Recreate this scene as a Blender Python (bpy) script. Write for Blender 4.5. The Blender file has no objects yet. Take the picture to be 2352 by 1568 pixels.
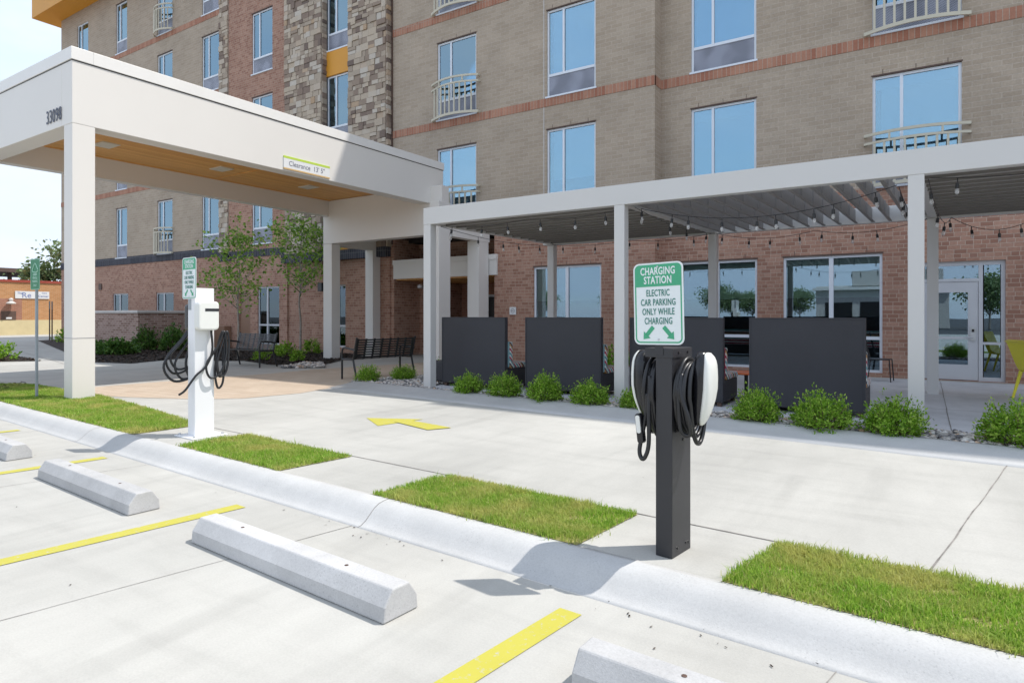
import bpy, bmesh, math, random
import numpy as np
from mathutils import Vector, Matrix
R = math.radians
rng = random.Random(7)
nr = np.random.default_rng(11)
scene = bpy.context.scene
COL = scene.collection

# ------------------------------------------------------------------ survey helpers (plan measured in a 2352 px wide sketch)
TH = R(33.1); sT, cT = math.sin(TH), math.cos(TH)
EYE = 1.47
def gp(x, y, z=.13):
    a = (x-1176.)/1457.; b = -(y-724.)/1457.
    t = (z-EYE)/b
    return ((-sT+a*cT)*t, (cT+a*sT)*t)
FS = 1.023                       # facade survey scale
def fx(v): return v*FS
def fz(v): return EYE+(v-EYE)*FS
YF1, YF0 = 15.4, 15.85

# ------------------------------------------------------------------ materials
def new_mat(name):
    m = bpy.data.materials.new(name); m.use_nodes = True
    nt = m.node_tree
    return m, nt, nt.nodes['Principled BSDF']
def N(nt, t, **kw):
    n = nt.nodes.new(t)
    for k, v in kw.items():
        if k.startswith('i_'): n.inputs[k[2:].replace('_', ' ')].default_value = v
        else: setattr(n, k, v)
    return n
def L(nt, a, b): nt.links.new(a, b)
def c4(c): return (c[0], c[1], c[2], 1)
def pos(nt): return N(nt, 'ShaderNodeNewGeometry').outputs['Position']
def mix(nt, fac, a, b, mode='MIX'):
    n = N(nt, 'ShaderNodeMix', data_type='RGBA', blend_type=mode)
    for sock, v in ((n.inputs[0], fac), (n.inputs[6], a), (n.inputs[7], b)):
        if isinstance(v, (int, float)): sock.default_value = v
        elif isinstance(v, tuple): sock.default_value = c4(v)
        else: L(nt, v, sock)
    return n.outputs[2]
def ramp(nt, src, stops):
    n = N(nt, 'ShaderNodeValToRGB')
    el = n.color_ramp.elements
    while len(el) < len(stops): el.new(.5)
    for e, (p, c) in zip(el, stops):
        e.position = p; e.color = c4(c) if isinstance(c, tuple) else (c, c, c, 1)
    L(nt, src, n.inputs[0]); return n.outputs[0]
def noise(nt, vec, scale, detail=4, rough=.55):
    n = N(nt, 'ShaderNodeTexNoise'); n.inputs['Scale'].default_value = scale
    n.inputs['Detail'].default_value = detail; n.inputs['Roughness'].default_value = rough
    L(nt, vec, n.inputs['Vector']); return n.outputs['Fac']
def bump(nt, h, strength, dist, bsdf):
    b = N(nt, 'ShaderNodeBump'); b.inputs['Strength'].default_value = strength; b.inputs['Distance'].default_value = dist
    L(nt, h, b.inputs['Height']); L(nt, b.outputs[0], bsdf.inputs['Normal']); return b
def plain(name, col, rough=.5, metal=0., var=.06, scale=3., spec=.5, bumps=0):
    m, nt, b = new_mat(name)
    p = pos(nt)
    f = noise(nt, p, scale)
    lo = tuple(max(0, c*(1-var)) for c in col); hi = tuple(min(1, c*(1+var)) for c in col)
    L(nt, ramp(nt, f, [(.3, lo), (.7, hi)]), b.inputs['Base Color'])
    b.inputs['Roughness'].default_value = rough; b.inputs['Metallic'].default_value = metal
    b.inputs['Specular IOR Level'].default_value = spec
    if bumps: bump(nt, noise(nt, p, 60), bumps, .004, b)
    return m
def concrete(name, base, stain=.5, speck=.5, dirscale=(1, 1, 1), grit=0., streak=None):
    m, nt, b = new_mat(name)
    p = pos(nt)
    mp = N(nt, 'ShaderNodeMapping'); mp.inputs['Scale'].default_value = dirscale
    L(nt, p, mp.inputs['Vector']); v = mp.outputs[0]
    big = ramp(nt, noise(nt, v, .7, 5, .6), [(.3, tuple(c*.86 for c in base)), (.7, tuple(min(1, c*1.05) for c in base))])
    med = ramp(nt, noise(nt, v, 5, 6, .65), [(.35, .88), (.62, 1.0)])
    c = mix(nt, stain, big, med, 'MULTIPLY')
    fine = ramp(nt, noise(nt, p, 90, 3, .7), [(.3, .82), (.6, 1.0)])
    c = mix(nt, speck, c, fine, 'MULTIPLY')
    if streak:
        ms = N(nt, 'ShaderNodeMapping'); ms.inputs['Scale'].default_value = streak; ms.inputs['Rotation'].default_value = (0, 0, R(-8)); L(nt, p, ms.inputs['Vector'])
        c = mix(nt, .8, c, ramp(nt, noise(nt, ms.outputs[0], 1., 5, .6), [(.28, .89), (.5, 1.), (.75, 1.02)]), 'MULTIPLY')
        my = N(nt, 'ShaderNodeMapping'); my.inputs['Scale'].default_value = (2.6, .28, 1); my.inputs['Rotation'].default_value = (0, 0, R(9)); L(nt, p, my.inputs['Vector'])
        c = mix(nt, .7, c, ramp(nt, noise(nt, my.outputs[0], 1., 3, .5), [(.30, .86), (.42, 1.)]), 'MULTIPLY')
        c = mix(nt, .9, c, ramp(nt, noise(nt, p, .35, 3, .5), [(.36, .92), (.6, 1.02)]), 'MULTIPLY')
    if grit:
        vg = N(nt, 'ShaderNodeTexVoronoi'); vg.inputs['Scale'].default_value = 55; L(nt, p, vg.inputs['Vector'])
        gg = mix(nt, ramp(nt, noise(nt, p, 3.5, 4), [(.42, 0.), (.62, 1.)]), (1., 1., 1.), ramp(nt, vg.outputs['Distance'], [(.10, .30), (.26, 1.)]))
        c = mix(nt, grit, c, gg, 'MULTIPLY')
    # dark spots
    vo = N(nt, 'ShaderNodeTexVoronoi'); vo.inputs['Scale'].default_value = 2.2; L(nt, p, vo.inputs['Vector'])
    sp = ramp(nt, vo.outputs['Distance'], [(.012, .35), (.03, 1.0)])
    gate = ramp(nt, noise(nt, p, 1.3, 2), [(.52, 0.0), (.56, 1.0)])
    c = mix(nt, gate, c, mix(nt, 1.0, c, sp, 'MULTIPLY'))
    L(nt, c, b.inputs['Base Color'])
    b.inputs['Roughness'].default_value = .85; b.inputs['Specular IOR Level'].default_value = .25
    bump(nt, noise(nt, p, 140, 4, .7), .35, .004, b)
    return m
def uvec(nt, flip=False):
    s = N(nt, 'ShaderNodeSeparateXYZ'); L(nt, pos(nt), s.inputs[0])
    a = N(nt, 'ShaderNodeMath', operation='ADD'); L(nt, s.outputs[0], a.inputs[0]); L(nt, s.outputs[1], a.inputs[1])
    c = N(nt, 'ShaderNodeCombineXYZ')
    if flip: L(nt, s.outputs[2], c.inputs[0]); L(nt, a.outputs[0], c.inputs[1])
    else: L(nt, a.outputs[0], c.inputs[0]); L(nt, s.outputs[2], c.inputs[1])
    return c.outputs[0]
def brick(name, c1, c2, mortar, bw, rh, ms=.009, off=.5, flip=False, extra=None, rough=.85, freq=2, squash=1., sqf=2, dirt=.6):
    m, nt, b = new_mat(name)
    uv = uvec(nt, flip)
    br = N(nt, 'ShaderNodeTexBrick', offset=off, offset_frequency=freq, squash=squash, squash_frequency=sqf)
    br.inputs['Color1'].default_value = c4(c1); br.inputs['Color2'].default_value = c4(c2); br.inputs['Mortar'].default_value = c4(mortar)
    br.inputs['Scale'].default_value = 1.; br.inputs['Mortar Size'].default_value = ms; br.inputs['Mortar Smooth'].default_value = .2
    br.inputs['Brick Width'].default_value = bw; br.inputs['Row Height'].default_value = rh
    L(nt, uv, br.inputs['Vector'])
    c = br.outputs['Color']
    p = pos(nt)
    c = mix(nt, dirt, c, ramp(nt, noise(nt, p, .8, 6, .65), [(.3, .8), (.7, 1.12)]), 'MULTIPLY')
    c = mix(nt, .6, c, ramp(nt, noise(nt, p, 25, 4, .7), [(.3, .78), (.7, 1.15)]), 'MULTIPLY')
    if extra:   # second colour family chosen brick by brick
        br2 = N(nt, 'ShaderNodeTexBrick', offset=off, offset_frequency=freq, squash=squash, squash_frequency=sqf)
        br2.inputs['Color1'].default_value = (0, 0, 0, 1); br2.inputs['Color2'].default_value = (1, 1, 1, 1); br2.inputs['Mortar'].default_value = (0, 0, 0, 1)
        br2.inputs['Scale'].default_value = 1.; br2.inputs['Mortar Size'].default_value = ms
        br2.inputs['Brick Width'].default_value = bw; br2.inputs['Row Height'].default_value = rh
        L(nt, uv, br2.inputs['Vector'])
        f = ramp(nt, br2.outputs['Color'], [(.62, 0.), (.7, 1.)])
        c = mix(nt, f, c, extra)
    L(nt, c, b.inputs['Base Color']); b.inputs['Roughness'].default_value = rough
    b.inputs['Specular IOR Level'].default_value = .2
    inv = N(nt, 'ShaderNodeMath', operation='SUBTRACT'); inv.inputs[0].default_value = 1.; L(nt, br.outputs['Fac'], inv.inputs[1])
    bump(nt, inv.outputs[0], .6, .008, b)
    return m
def island(name, stops, rough=.6, trans=0., spec=.3, patch=None):
    """colour picked at random for every separate leaf / blade / stone"""
    m, nt, b = new_mat(name)
    g = N(nt, 'ShaderNodeNewGeometry')
    c = ramp(nt, g.outputs['Random Per Island'], stops)
    if patch:
        c = mix(nt, ramp(nt, noise(nt, g.outputs['Position'], patch[1], 3), [(.42, 0.), (.66, .85)]), c, patch[0])
    c = mix(nt, .35, c, ramp(nt, noise(nt, g.outputs['Position'], 30, 2), [(.3, .75), (.7, 1.15)]), 'MULTIPLY')
    L(nt, c, b.inputs['Base Color']); b.inputs['Roughness'].default_value = rough
    b.inputs['Specular IOR Level'].default_value = spec
    if trans:
        t = N(nt, 'ShaderNodeBsdfTranslucent'); L(nt, c, t.inputs[0])
        mx = N(nt, 'ShaderNodeMixShader'); mx.inputs[0].default_value = trans
        L(nt, b.outputs[0], mx.inputs[1]); L(nt, t.outputs[0], mx.inputs[2])
        L(nt, mx.outputs[0], nt.nodes['Material Output'].inputs[0])
    return m
def glass(name, fac, tint=(.8, .9, .95), refl=(.85, .93, 1.)):
    m, nt, b = new_mat(name); nt.nodes.remove(b)
    t = N(nt, 'ShaderNodeBsdfTransparent'); t.inputs[0].default_value = c4(tint)
    g = N(nt, 'ShaderNodeBsdfGlossy'); g.inputs[0].default_value = c4(refl); g.inputs['Roughness'].default_value = .006
    bm_ = N(nt, 'ShaderNodeBump'); bm_.inputs['Strength'].default_value = .02; bm_.inputs['Distance'].default_value = .05
    L(nt, noise(nt, pos(nt), .9, 1), bm_.inputs['Height']); L(nt, bm_.outputs[0], g.inputs['Normal'])
    fr = N(nt, 'ShaderNodeFresnel'); fr.inputs[0].default_value = 1.5
    a = N(nt, 'ShaderNodeMath', operation='ADD', use_clamp=True); a.inputs[1].default_value = fac; L(nt, fr.outputs[0], a.inputs[0])
    mx = N(nt, 'ShaderNodeMixShader'); L(nt, a.outputs[0], mx.inputs[0])
    L(nt, t.outputs[0], mx.inputs[1]); L(nt, g.outputs[0], mx.inputs[2])
    L(nt, mx.outputs[0], nt.nodes['Material Output'].inputs[0])
    return m
M = {}
M['concrete'] = concrete('pale broom finished concrete', (.475, .465, .432), dirscale=(1, .35, 1), streak=(.9, 4.5, 1))
M['kerb'] = concrete('kerb concrete', (.53, .528, .52), .5, .55, grit=.3)
M['stop'] = concrete('precast concrete', (.54, .535, .53), .7, .7, grit=.35, streak=(3, 3, 1.2))
M['slab'] = concrete('patio concrete', (.62, .63, .65), .8, .5, streak=(1, 4, 1))
M['stamped'] = brick('tan stamped concrete', (.40, .30, .215), (.46, .35, .26), (.30, .22, .16), .24, .12, .004, dirt=.5)
def stamped():
    m, nt, b = new_mat('tan coloured concrete pavers')
    p = pos(nt)
    br = N(nt, 'ShaderNodeTexBrick'); br.inputs['Color1'].default_value = c4((.44, .35, .265)); br.inputs['Color2'].default_value = c4((.49, .40, .31))
    br.inputs['Mortar'].default_value = c4((.34, .25, .18)); br.inputs['Scale'].default_value = 1.; br.inputs['Mortar Size'].default_value = .006
    br.inputs['Brick Width'].default_value = .4; br.inputs['Row Height'].default_value = .2; L(nt, p, br.inputs['Vector'])
    c = mix(nt, .5, br.outputs[0], ramp(nt, noise(nt, p, 1.2, 5), [(.3, .85), (.7, 1.1)]), 'MULTIPLY')
    L(nt, c, b.inputs['Base Color']); b.inputs['Roughness'].default_value = .8
    return m
M['stamped'] = stamped()
M['asphalt'] = plain('asphalt', (.06, .06, .062), .9, var=.2, scale=20)
M['joint'] = plain('joint sealant', (.22, .205, .19), .9, var=.4, scale=8)
M['yellow'] = plain('yellow road paint', (.80, .74, .06), .6, var=.05, scale=6)
def worn_yellow():
    m, nt, b = new_mat('worn yellow road paint'); p = pos(nt)
    f = ramp(nt, noise(nt, p, 35, 5, .75), [(.33, 0.), (.43, 1.)])
    L(nt, mix(nt, f, (.42, .41, .33), mix(nt, noise(nt, p, 4), (.43, .39, .05), (.48, .44, .07))), b.inputs['Base Color'])
    b.inputs['Roughness'].default_value = .65
    return m
M['yellow'] = worn_yellow()
M['tan'] = brick('tan brick', (.40, .322, .245), (.45, .37, .288), (.52, .445, .365), .32, .107, .007)
M['red'] = brick('mixed red brick', (.375, .205, .145), (.47, .295, .222), (.50, .385, .31), .215, .088, .0055, extra=(.31, .165, .118), squash=.62, sqf=3)
M['soldier'] = brick('red soldier course', (.36, .155, .10), (.47, .25, .17), (.46, .36, .29), .6, .105, .007, off=0., flip=True)
M['black_soldier'] = brick('charcoal soldier course', (.04, .042, .055), (.07, .072, .09), (.22, .22, .23), .6, .105, .007, off=0., flip=True)
M['old_red'] = brick('orange brick', (.46, .215, .085), (.54, .27, .12), (.50, .34, .21), .24, .085, .010)
M['old_dark'] = brick('dark patched brick', (.34, .15, .10), (.40, .19, .13), (.40, .27, .2), .24, .085, .010)
M['wall_paver'] = brick('garden wall brick', (.30, .19, .155), (.40, .28, .235), (.46, .39, .345), .26, .085, .010, extra=(.22, .13, .10))
M['stone'] = island('split face stone', [(0., (.17, .13, .11)), (.14, (.26, .195, .155)), (.26, (.32, .25, .195)), (.5, (.42, .35, .275)), (.72, (.50, .415, .32)), (.88, (.54, .49, .425)), (1., (.44, .31, .20))], .9)
M['mortar'] = plain('mortar', (.30, .27, .23), .95, var=.15)
M['canopy'] = plain('light grey metal panel', (.70, .67, .63), .45, var=.012, scale=.8)
M['cap'] = plain('white metal coping', (.75, .73, .70), .4, var=.02)
M['wood'] = None
def wood():
    m, nt, b = new_mat('cedar plank soffit'); p = pos(nt)
    s = N(nt, 'ShaderNodeSeparateXYZ'); L(nt, p, s.inputs[0])
    d = N(nt, 'ShaderNodeMath', operation='DIVIDE'); d.inputs[1].default_value = .13; L(nt, s.outputs[0], d.inputs[0])
    fl = N(nt, 'ShaderNodeMath', operation='FLOOR'); L(nt, d.outputs[0], fl.inputs[0])
    wn = N(nt, 'ShaderNodeTexWhiteNoise', noise_dimensions='1D'); L(nt, fl.outputs[0], wn.inputs['W'])
    mp = N(nt, 'ShaderNodeMapping'); mp.inputs['Scale'].default_value = (14, .8, 1); L(nt, p, mp.inputs[0])
    gr = noise(nt, mp.outputs[0], 1.6, 6, .65)
    c = mix(nt, wn.outputs['Value'], (.66, .31, .085), (.76, .41, .13))
    c = mix(nt, .75, c, ramp(nt, gr, [(.3, .72), (.7, 1.12)]), 'MULTIPLY')
    fr = N(nt, 'ShaderNodeMath', operation='FRACT'); L(nt, d.outputs[0], fr.inputs[0])
    gap = ramp(nt, fr.outputs[0], [(.0, .35), (.06, 1.)])
    c = mix(nt, 1., c, gap, 'MULTIPLY')
    L(nt, c, b.inputs['Base Color']); b.inputs['Roughness'].default_value = .5
    return m
M['wood'] = wood()
M['pergola'] = plain('pale grey powder coat', (.59, .577, .56), .42, var=.012, scale=1.)
M['slat'] = plain('taupe louvre metal', (.25, .235, .225), .5, var=.03)
M['slat_light'] = plain('grey louvre metal', (.42, .40, .385), .5, var=.03)
M['gap_shade'] = plain('painted louvre gap shade', (.17, .16, .152), .6, var=.05)  # dark tone paints in the shaded lines between louvres
M['orange'] = plain('golden orange panel', (.66, .30, .03), .5, var=.03, scale=1)
M['frame'] = plain('white aluminium', (.72, .76, .82), .35, var=.02)
M['frame_grey'] = plain('silver aluminium', (.55, .56, .585), .4, var=.02)
M['glass'] = glass('reflective blue glass', .33, (.70, .84, .93), (.53, .77, .91))
M['glass_low'] = glass('clear storefront glass', .20, (.74, .84, .84), (.62, .78, .92))
M['glass_side'] = glass('lightly reflective glass', .10, (.86, .92, .90), (.7, .85, .95))
M['blind'] = plain('pale roller blind', (.66, .72, .76), .8, var=.03)
M['blind_b'] = plain('grey roller blind', (.50, .56, .62), .8, var=.05, scale=1.2)
M['blind_c'] = plain('white sheer curtain', (.80, .83, .84), .8, var=.06, scale=1.5)
M['blind_low'] = plain('cream roller blind', (.62, .64, .58), .8, var=.03)
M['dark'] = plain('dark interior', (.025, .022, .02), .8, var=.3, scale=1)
M['roof'] = plain('roof membrane', (.3, .3, .3), .9)
def grille():
    m, nt, b = new_mat('louvred vent grille')
    s = N(nt, 'ShaderNodeSeparateXYZ'); L(nt, pos(nt), s.inputs[0])
    def dia(sgn):
        a = N(nt, 'ShaderNodeMath', operation='MULTIPLY_ADD'); a.inputs[1].default_value = sgn; L(nt, s.outputs[0], a.inputs[0]); L(nt, s.outputs[2], a.inputs[2])
        k = N(nt, 'ShaderNodeMath', operation='MULTIPLY'); k.inputs[1].default_value = 28.; L(nt, a.outputs[0], k.inputs[0])
        f = N(nt, 'ShaderNodeMath', operation='FRACT'); L(nt, k.outputs[0], f.inputs[0])
        return ramp(nt, f.outputs[0], [(.0, 1.), (.28, 1.), (.34, 0.)])
    mxn = N(nt, 'ShaderNodeMath', operation='MAXIMUM'); L(nt, dia(.75), mxn.inputs[0]); L(nt, dia(-.75), mxn.inputs[1])
    patch = ramp(nt, noise(nt, pos(nt), 1.7, 1), [(.42, .75), (.58, 1.1)])
    c = mix(nt, mxn.outputs[0], (.13, .14, .185), (.38, .40, .47))
    L(nt, mix(nt, 1., c, patch, 'MULTIPLY'), b.inputs['Base Color']); b.inputs['Roughness'].default_value = .5
    return m
M['grille'] = grille()
M['balcony'] = plain('cream painted steel', (.56, .52, .41), .5, var=.03)
M['brown_door'] = plain('brown painted door', (.27, .155, .10), .5, var=.03)
M['black_metal'] = plain('black powder coated steel', (.018, .018, .02), .35, var=.1)
M['charger_post'] = plain('charcoal powder coat', (.027, .027, .031), .42, var=.05)
M['charger_shell'] = plain('glossy black plastic', (.012, .012, .015), .22, var=.05)
M['cable'] = plain('black rubber cable', (.014, .014, .016), .38, var=.1)
M['white_plastic'] = plain('white plastic', (.74, .74, .70), .3, var=.01)
M['white_paint'] = plain('white painted steel', (.78, .78, .79), .4, var=.015)
M['slot'] = plain('black display strip', (.02, .02, .022), .2)
M['silver'] = plain('brushed steel', (.55, .56, .58), .35, metal=.6, var=.04)
M['galv'] = plain('galvanised steel', (.30, .33, .355), .45, metal=.3, var=.08, scale=6)
M['sign_white'] = plain('white sign face', (.74, .78, .78), .4, var=.01)
M['sign_green'] = plain('green sign paint', (.055, .36, .19), .45, var=.02)
M['sign_green_dark'] = plain('dark green sign paint', (.02, .19, .08), .45, var=.03)
M['sign_text'] = plain('green sign lettering', (.04, .20, .16), .5)
M['pale_text'] = plain('pale green sign lettering', (.42, .66, .52), .5)
M['lime'] = plain('lime green stripe', (.46, .60, .07), .5, var=.01)
M['tanstripe'] = plain('tan stripe', (.60, .40, .18), .5, var=.01)
M['navy'] = plain('dark blue grey lettering', (.055, .065, .10), .5)
M['blue_text'] = plain('faded blue lettering', (.18, .22, .42), .6)
M['grey_text'] = plain('grey lettering', (.20, .20, .24), .5)
M['wicker'] = None
def wicker():
    m, nt, b = new_mat('charcoal woven resin'); p = pos(nt)
    s = N(nt, 'ShaderNodeSeparateXYZ'); L(nt, p, s.inputs[0])
    def band(sock, k):
        q = N(nt, 'ShaderNodeMath', operation='MULTIPLY'); q.inputs[1].default_value = k; L(nt, sock, q.inputs[0])
        f = N(nt, 'ShaderNodeMath', operation='SINE'); L(nt, q.outputs[0], f.inputs[0]); return f.outputs[0]
    a = N(nt, 'ShaderNodeMath', operation='ADD'); L(nt, s.outputs[0], a.inputs[0]); L(nt, s.outputs[1], a.inputs[1])
    mm = N(nt, 'ShaderNodeMath', operation='MULTIPLY'); L(nt, band(a.outputs[0], 420), mm.inputs[0]); L(nt, band(s.outputs[2], 300), mm.inputs[1])
    L(nt, mix(nt, noise(nt, p, 2), (.030, .030, .036), (.044, .044, .052)), b.inputs['Base Color'])
    b.inputs['Roughness'].default_value = .55
    bump(nt, mm.outputs[0], .5, .004, b)
    return m
M['wicker'] = wicker()
def stripes():
    m, nt, b = new_mat('multicolour striped fabric')
    tc = N(nt, 'ShaderNodeTexCoord'); s = N(nt, 'ShaderNodeSeparateXYZ'); L(nt, tc.outputs['Object'], s.inputs[0])
    a = N(nt, 'ShaderNodeMath', operation='ADD'); L(nt, s.outputs[1], a.inputs[0]); L(nt, s.outputs[2], a.inputs[1])
    q = N(nt, 'ShaderNodeMath', operation='MULTIPLY'); q.inputs[1].default_value = 2.6; L(nt, a.outputs[0], q.inputs[0])
    f = N(nt, 'ShaderNodeMath', operation='FRACT'); L(nt, q.outputs[0], f.inputs[0])
    n = N(nt, 'ShaderNodeValToRGB'); n.color_ramp.interpolation = 'CONSTANT'
    cols = [(.75, .74, .70), (.12, .36, .40), (.75, .74, .70), (.45, .03, .07), (.75, .74, .70), (.55, .30, .12), (.06, .06, .08), (.75, .74, .70), (.16, .42, .42), (.50, .03, .09)]
    el = n.color_ramp.elements
    while len(el) < len(cols): el.new(.5)
    for i, e in enumerate(el): e.position = i/len(cols); e.color = c4(cols[i])
    L(nt, f.outputs[0], n.inputs[0]); L(nt, n.outputs[0], b.inputs['Base Color']); b.inputs['Roughness'].default_value = .85
    return m
M['stripe'] = stripes()
M['crimson'] = plain('crimson fabric', (.33, .015, .045), .85)
M['teal'] = plain('pale teal fabric', (.25, .42, .46), .85)
M['bulb'] = None
def bulbm():
    m, nt, b = new_mat('clear bulb glass'); nt.nodes.remove(b)
    t = N(nt, 'ShaderNodeBsdfTransparent'); g = N(nt, 'ShaderNodeBsdfGlossy'); g.inputs['Roughness'].default_value = .03
    d = N(nt, 'ShaderNodeBsdfDiffuse'); d.inputs[0].default_value = (.8, .8, .8, 1)
    lw = N(nt, 'ShaderNodeLayerWeight'); lw.inputs[0].default_value = .45
    m1 = N(nt, 'ShaderNodeMixShader'); L(nt, lw.outputs['Facing'], m1.inputs[0]); L(nt, t.outputs[0], m1.inputs[1]); L(nt, g.outputs[0], m1.inputs[2])
    m2 = N(nt, 'ShaderNodeMixShader'); m2.inputs[0].default_value = .3; L(nt, m1.outputs[0], m2.inputs[1]); L(nt, d.outputs[0], m2.inputs[2])
    L(nt, m2.outputs[0], nt.nodes['Material Output'].inputs[0]); return m
M['bulb'] = bulbm()
M['lamp_lens'] = plain('frosted lamp lens', (.62, .58, .50), .3, var=.01)
M['soil'] = plain('dry soil and thatch', (.27, .25, .09), .95, var=.3, scale=14)
M['mulch'] = plain('dark bark mulch', (.028, .020, .016), .95, var=.5, scale=25, bumps=1.)
M['mulch_chip'] = island('bark chips', [(0., (.014, .010, .008)), (.6, (.035, .024, .018)), (1., (.07, .045, .03))], .95)
M['gravel_base'] = plain('gravel bed fines', (.16, .15, .14), .95, var=.5, scale=40)
M['pebble'] = island('river pebbles', [(0., (.10, .095, .10)), (.25, (.26, .25, .245)), (.5, (.42, .39, .36)), (.7, (.55, .50, .45)), (.86, (.68, .66, .63)), (1., (.50, .33, .21))], .75)
M['grass'] = island('lawn grass blades', [(0., (.17, .32, .03)), (.35, (.26, .45, .05)), (.75, (.38, .56, .08)), (.93, (.50, .56, .15)), (1., (.58, .48, .24))], .55, .5, patch=((.56, .54, .18), 2.6))
M['box_leaf'] = island('bright boxwood leaves', [(0., (.10, .21, .015)), (.4, (.20, .39, .03)), (.8, (.34, .54, .06)), (1., (.50, .66, .14))], .45, .45)
M['dark_leaf'] = island('deep green shrub leaves', [(0., (.03, .085, .015)), (.5, (.065, .155, .024)), (1., (.14, .25, .045))], .5, .3)
M['tree_leaf'] = island('young maple leaves', [(0., (.10, .20, .03)), (.5, (.20, .37, .05)), (.85, (.34, .52, .10)), (1., (.45, .55, .14))], .45, .45)
M['far_leaf'] = island('hazy tree leaves', [(0., (.09, .14, .06)), (.5, (.17, .25, .10)), (1., (.28, .35, .16))], .5, .3)
M['bark'] = plain('pale grey bark', (.30, .27, .235), .9, var=.25, scale=20, bumps=.6)
M['twig'] = plain('brown twig', (.13, .085, .05), .9, var=.3, scale=20)
M['yellow_plastic'] = plain('yellow moulded plastic', (.85, .77, .04), .35, var=.02)
M['orange_plastic'] = plain('orange table top', (.75, .16, .035), .4, var=.02)
M['capstone'] = plain('limestone cap', (.55, .52, .49), .8, var=.08)
M['yellow_wall'] = plain('cream painted block', (.60, .50, .29), .85, var=.06, scale=2)
M['coping_red'] = plain('red metal coping', (.32, .06, .04), .5)
M['rust'] = plain('dark brown steel', (.10, .06, .045), .6, var=.2)
M['banner'] = plain('white banner vinyl', (.70, .70, .70), .5, var=.01)
M['grey_fence'] = plain('grey corrugated steel', (.22, .24, .27), .5)

# ------------------------------------------------------------------ mesh builder
class MB:
    def __init__(s): s.v = []; s.f = []; s.m = []
    def add(s, vs, fs, mi=0):
        o = len(s.v); s.v += [tuple(v) for v in vs]
        for f in fs: s.f.append(tuple(i+o for i in f)); s.m.append(mi)
    def box(s, x0, x1, y0, y1, z0, z1, mi=0, mat=None):
        vs = [(x, y, z) for z in (z0, z1) for y in (y0, y1) for x in (x0, x1)]
        if mat is not None: vs = [tuple(mat @ Vector(v)) for v in vs]
        s.add(vs, [(0, 2, 3, 1), (4, 5, 7, 6), (0, 1, 5, 4), (2, 6, 7, 3), (0, 4, 6, 2), (1, 3, 7, 5)], mi); return s
    def quad(s, a, b, c, d, mi=0): s.add([a, b, c, d], [(0, 1, 2, 3)], mi); return s
    def poly(s, pts, z, mi=0): s.add([(p[0], p[1], z) for p in pts], [tuple(range(len(pts)))], mi); return s
    def prism(s, prof, axis, a, b, mi=0, mat=None):
        """profile of 2-D points swept along an axis (x / y / z) from a to b"""
        n = len(prof)
        def P(p, t):
            v = {'x': (t, p[0], p[1]), 'y': (p[0], t, p[1]), 'z': (p[0], p[1], t)}[axis]
            return tuple(mat @ Vector(v)) if mat is not None else v
        vs = [P(p, a) for p in prof]+[P(p, b) for p in prof]
        fs = [tuple(range(n))[::-1], tuple(range(n, 2*n))]+[(i, (i+1) % n, n+(i+1) % n, n+i) for i in range(n)]
        s.add(vs, fs, mi); return s
    def tube(s, pts, r, n=8, mi=0, closed=False, cap=True):
        pts = [Vector(p) for p in pts]; k = len(pts)
        rr = r if isinstance(r, (list, tuple)) else [r]*k
        rings = []; up = None
        for i in range(k):
            if closed: d = pts[(i+1) % k]-pts[i-1]
            else: d = pts[min(i+1, k-1)]-pts[max(i-1, 0)]
            if d.length < 1e-9: d = Vector((0, 0, 1))
            d.normalize()
            if up is None: up = Vector((0, 0, 1)) if abs(d.z) < .9 else Vector((1, 0, 0))
            a = d.cross(up)
            if a.length < 1e-4: a = d.cross(Vector((0, 1, 0)))
            a.normalize(); b = a.cross(d).normalized(); up = b
            rings.append([pts[i]+(a*math.cos(2*math.pi*j/n)+b*math.sin(2*math.pi*j/n))*rr[i] for j in range(n)])
        vs = [v for ring in rings for v in ring]; fs = []
        for i in range(k if closed else k-1):
            p, q = i*n, ((i+1) % k)*n
            fs += [(p+j, p+(j+1) % n, q+(j+1) % n, q+j) for j in range(n)]
        if cap and not closed: fs += [tuple(range(n))[::-1], tuple(range((k-1)*n, k*n))]
        s.add(vs, fs, mi); return s
    def lathe(s, prof, c=(0, 0, 0), n=16, mi=0):
        vs = []
        for r, z in prof: vs += [(c[0]+r*math.cos(2*math.pi*j/n), c[1]+r*math.sin(2*math.pi*j/n), c[2]+z) for j in range(n)]
        fs = []
        for i in range(len(prof)-1): fs += [(i*n+j, i*n+(j+1) % n, (i+1)*n+(j+1) % n, (i+1)*n+j) for j in range(n)]
        fs += [tuple(range(n))[::-1], tuple(range((len(prof)-1)*n, len(prof)*n))]
        s.add(vs, fs, mi); return s
def link(name, data, parent=None):
    o = bpy.data.objects.new(name, data); COL.objects.link(o)
    if parent is not None: o.parent = parent
    return o
def build(name, mb, mats, parent=None, bevel=0, smooth=False, world=False, seg=2):
    me = bpy.data.meshes.new(name)
    me.from_pydata(mb.v, [], mb.f)
    if not isinstance(mats, (list, tuple)): mats = [mats]
    for m in mats: me.materials.append(m)
    if len(mats) > 1: me.polygons.foreach_set('material_index', mb.m)
    bm = bmesh.new(); bm.from_mesh(me)
    bmesh.ops.recalc_face_normals(bm, faces=bm.faces); bm.to_mesh(me); bm.free()
    if smooth: me.polygons.foreach_set('use_smooth', [True]*len(me.polygons))
    me.update()
    o = link(name, me, parent)
    if world and parent is not None and parent.parent is None: o.location = -Vector(parent.location)
    if bevel:
        b = o.modifiers.new('edge', 'BEVEL'); b.width = bevel; b.segments = seg; b.limit_method = 'ANGLE'; b.angle_limit = R(40)
        b.harden_normals = False
    return o
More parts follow.
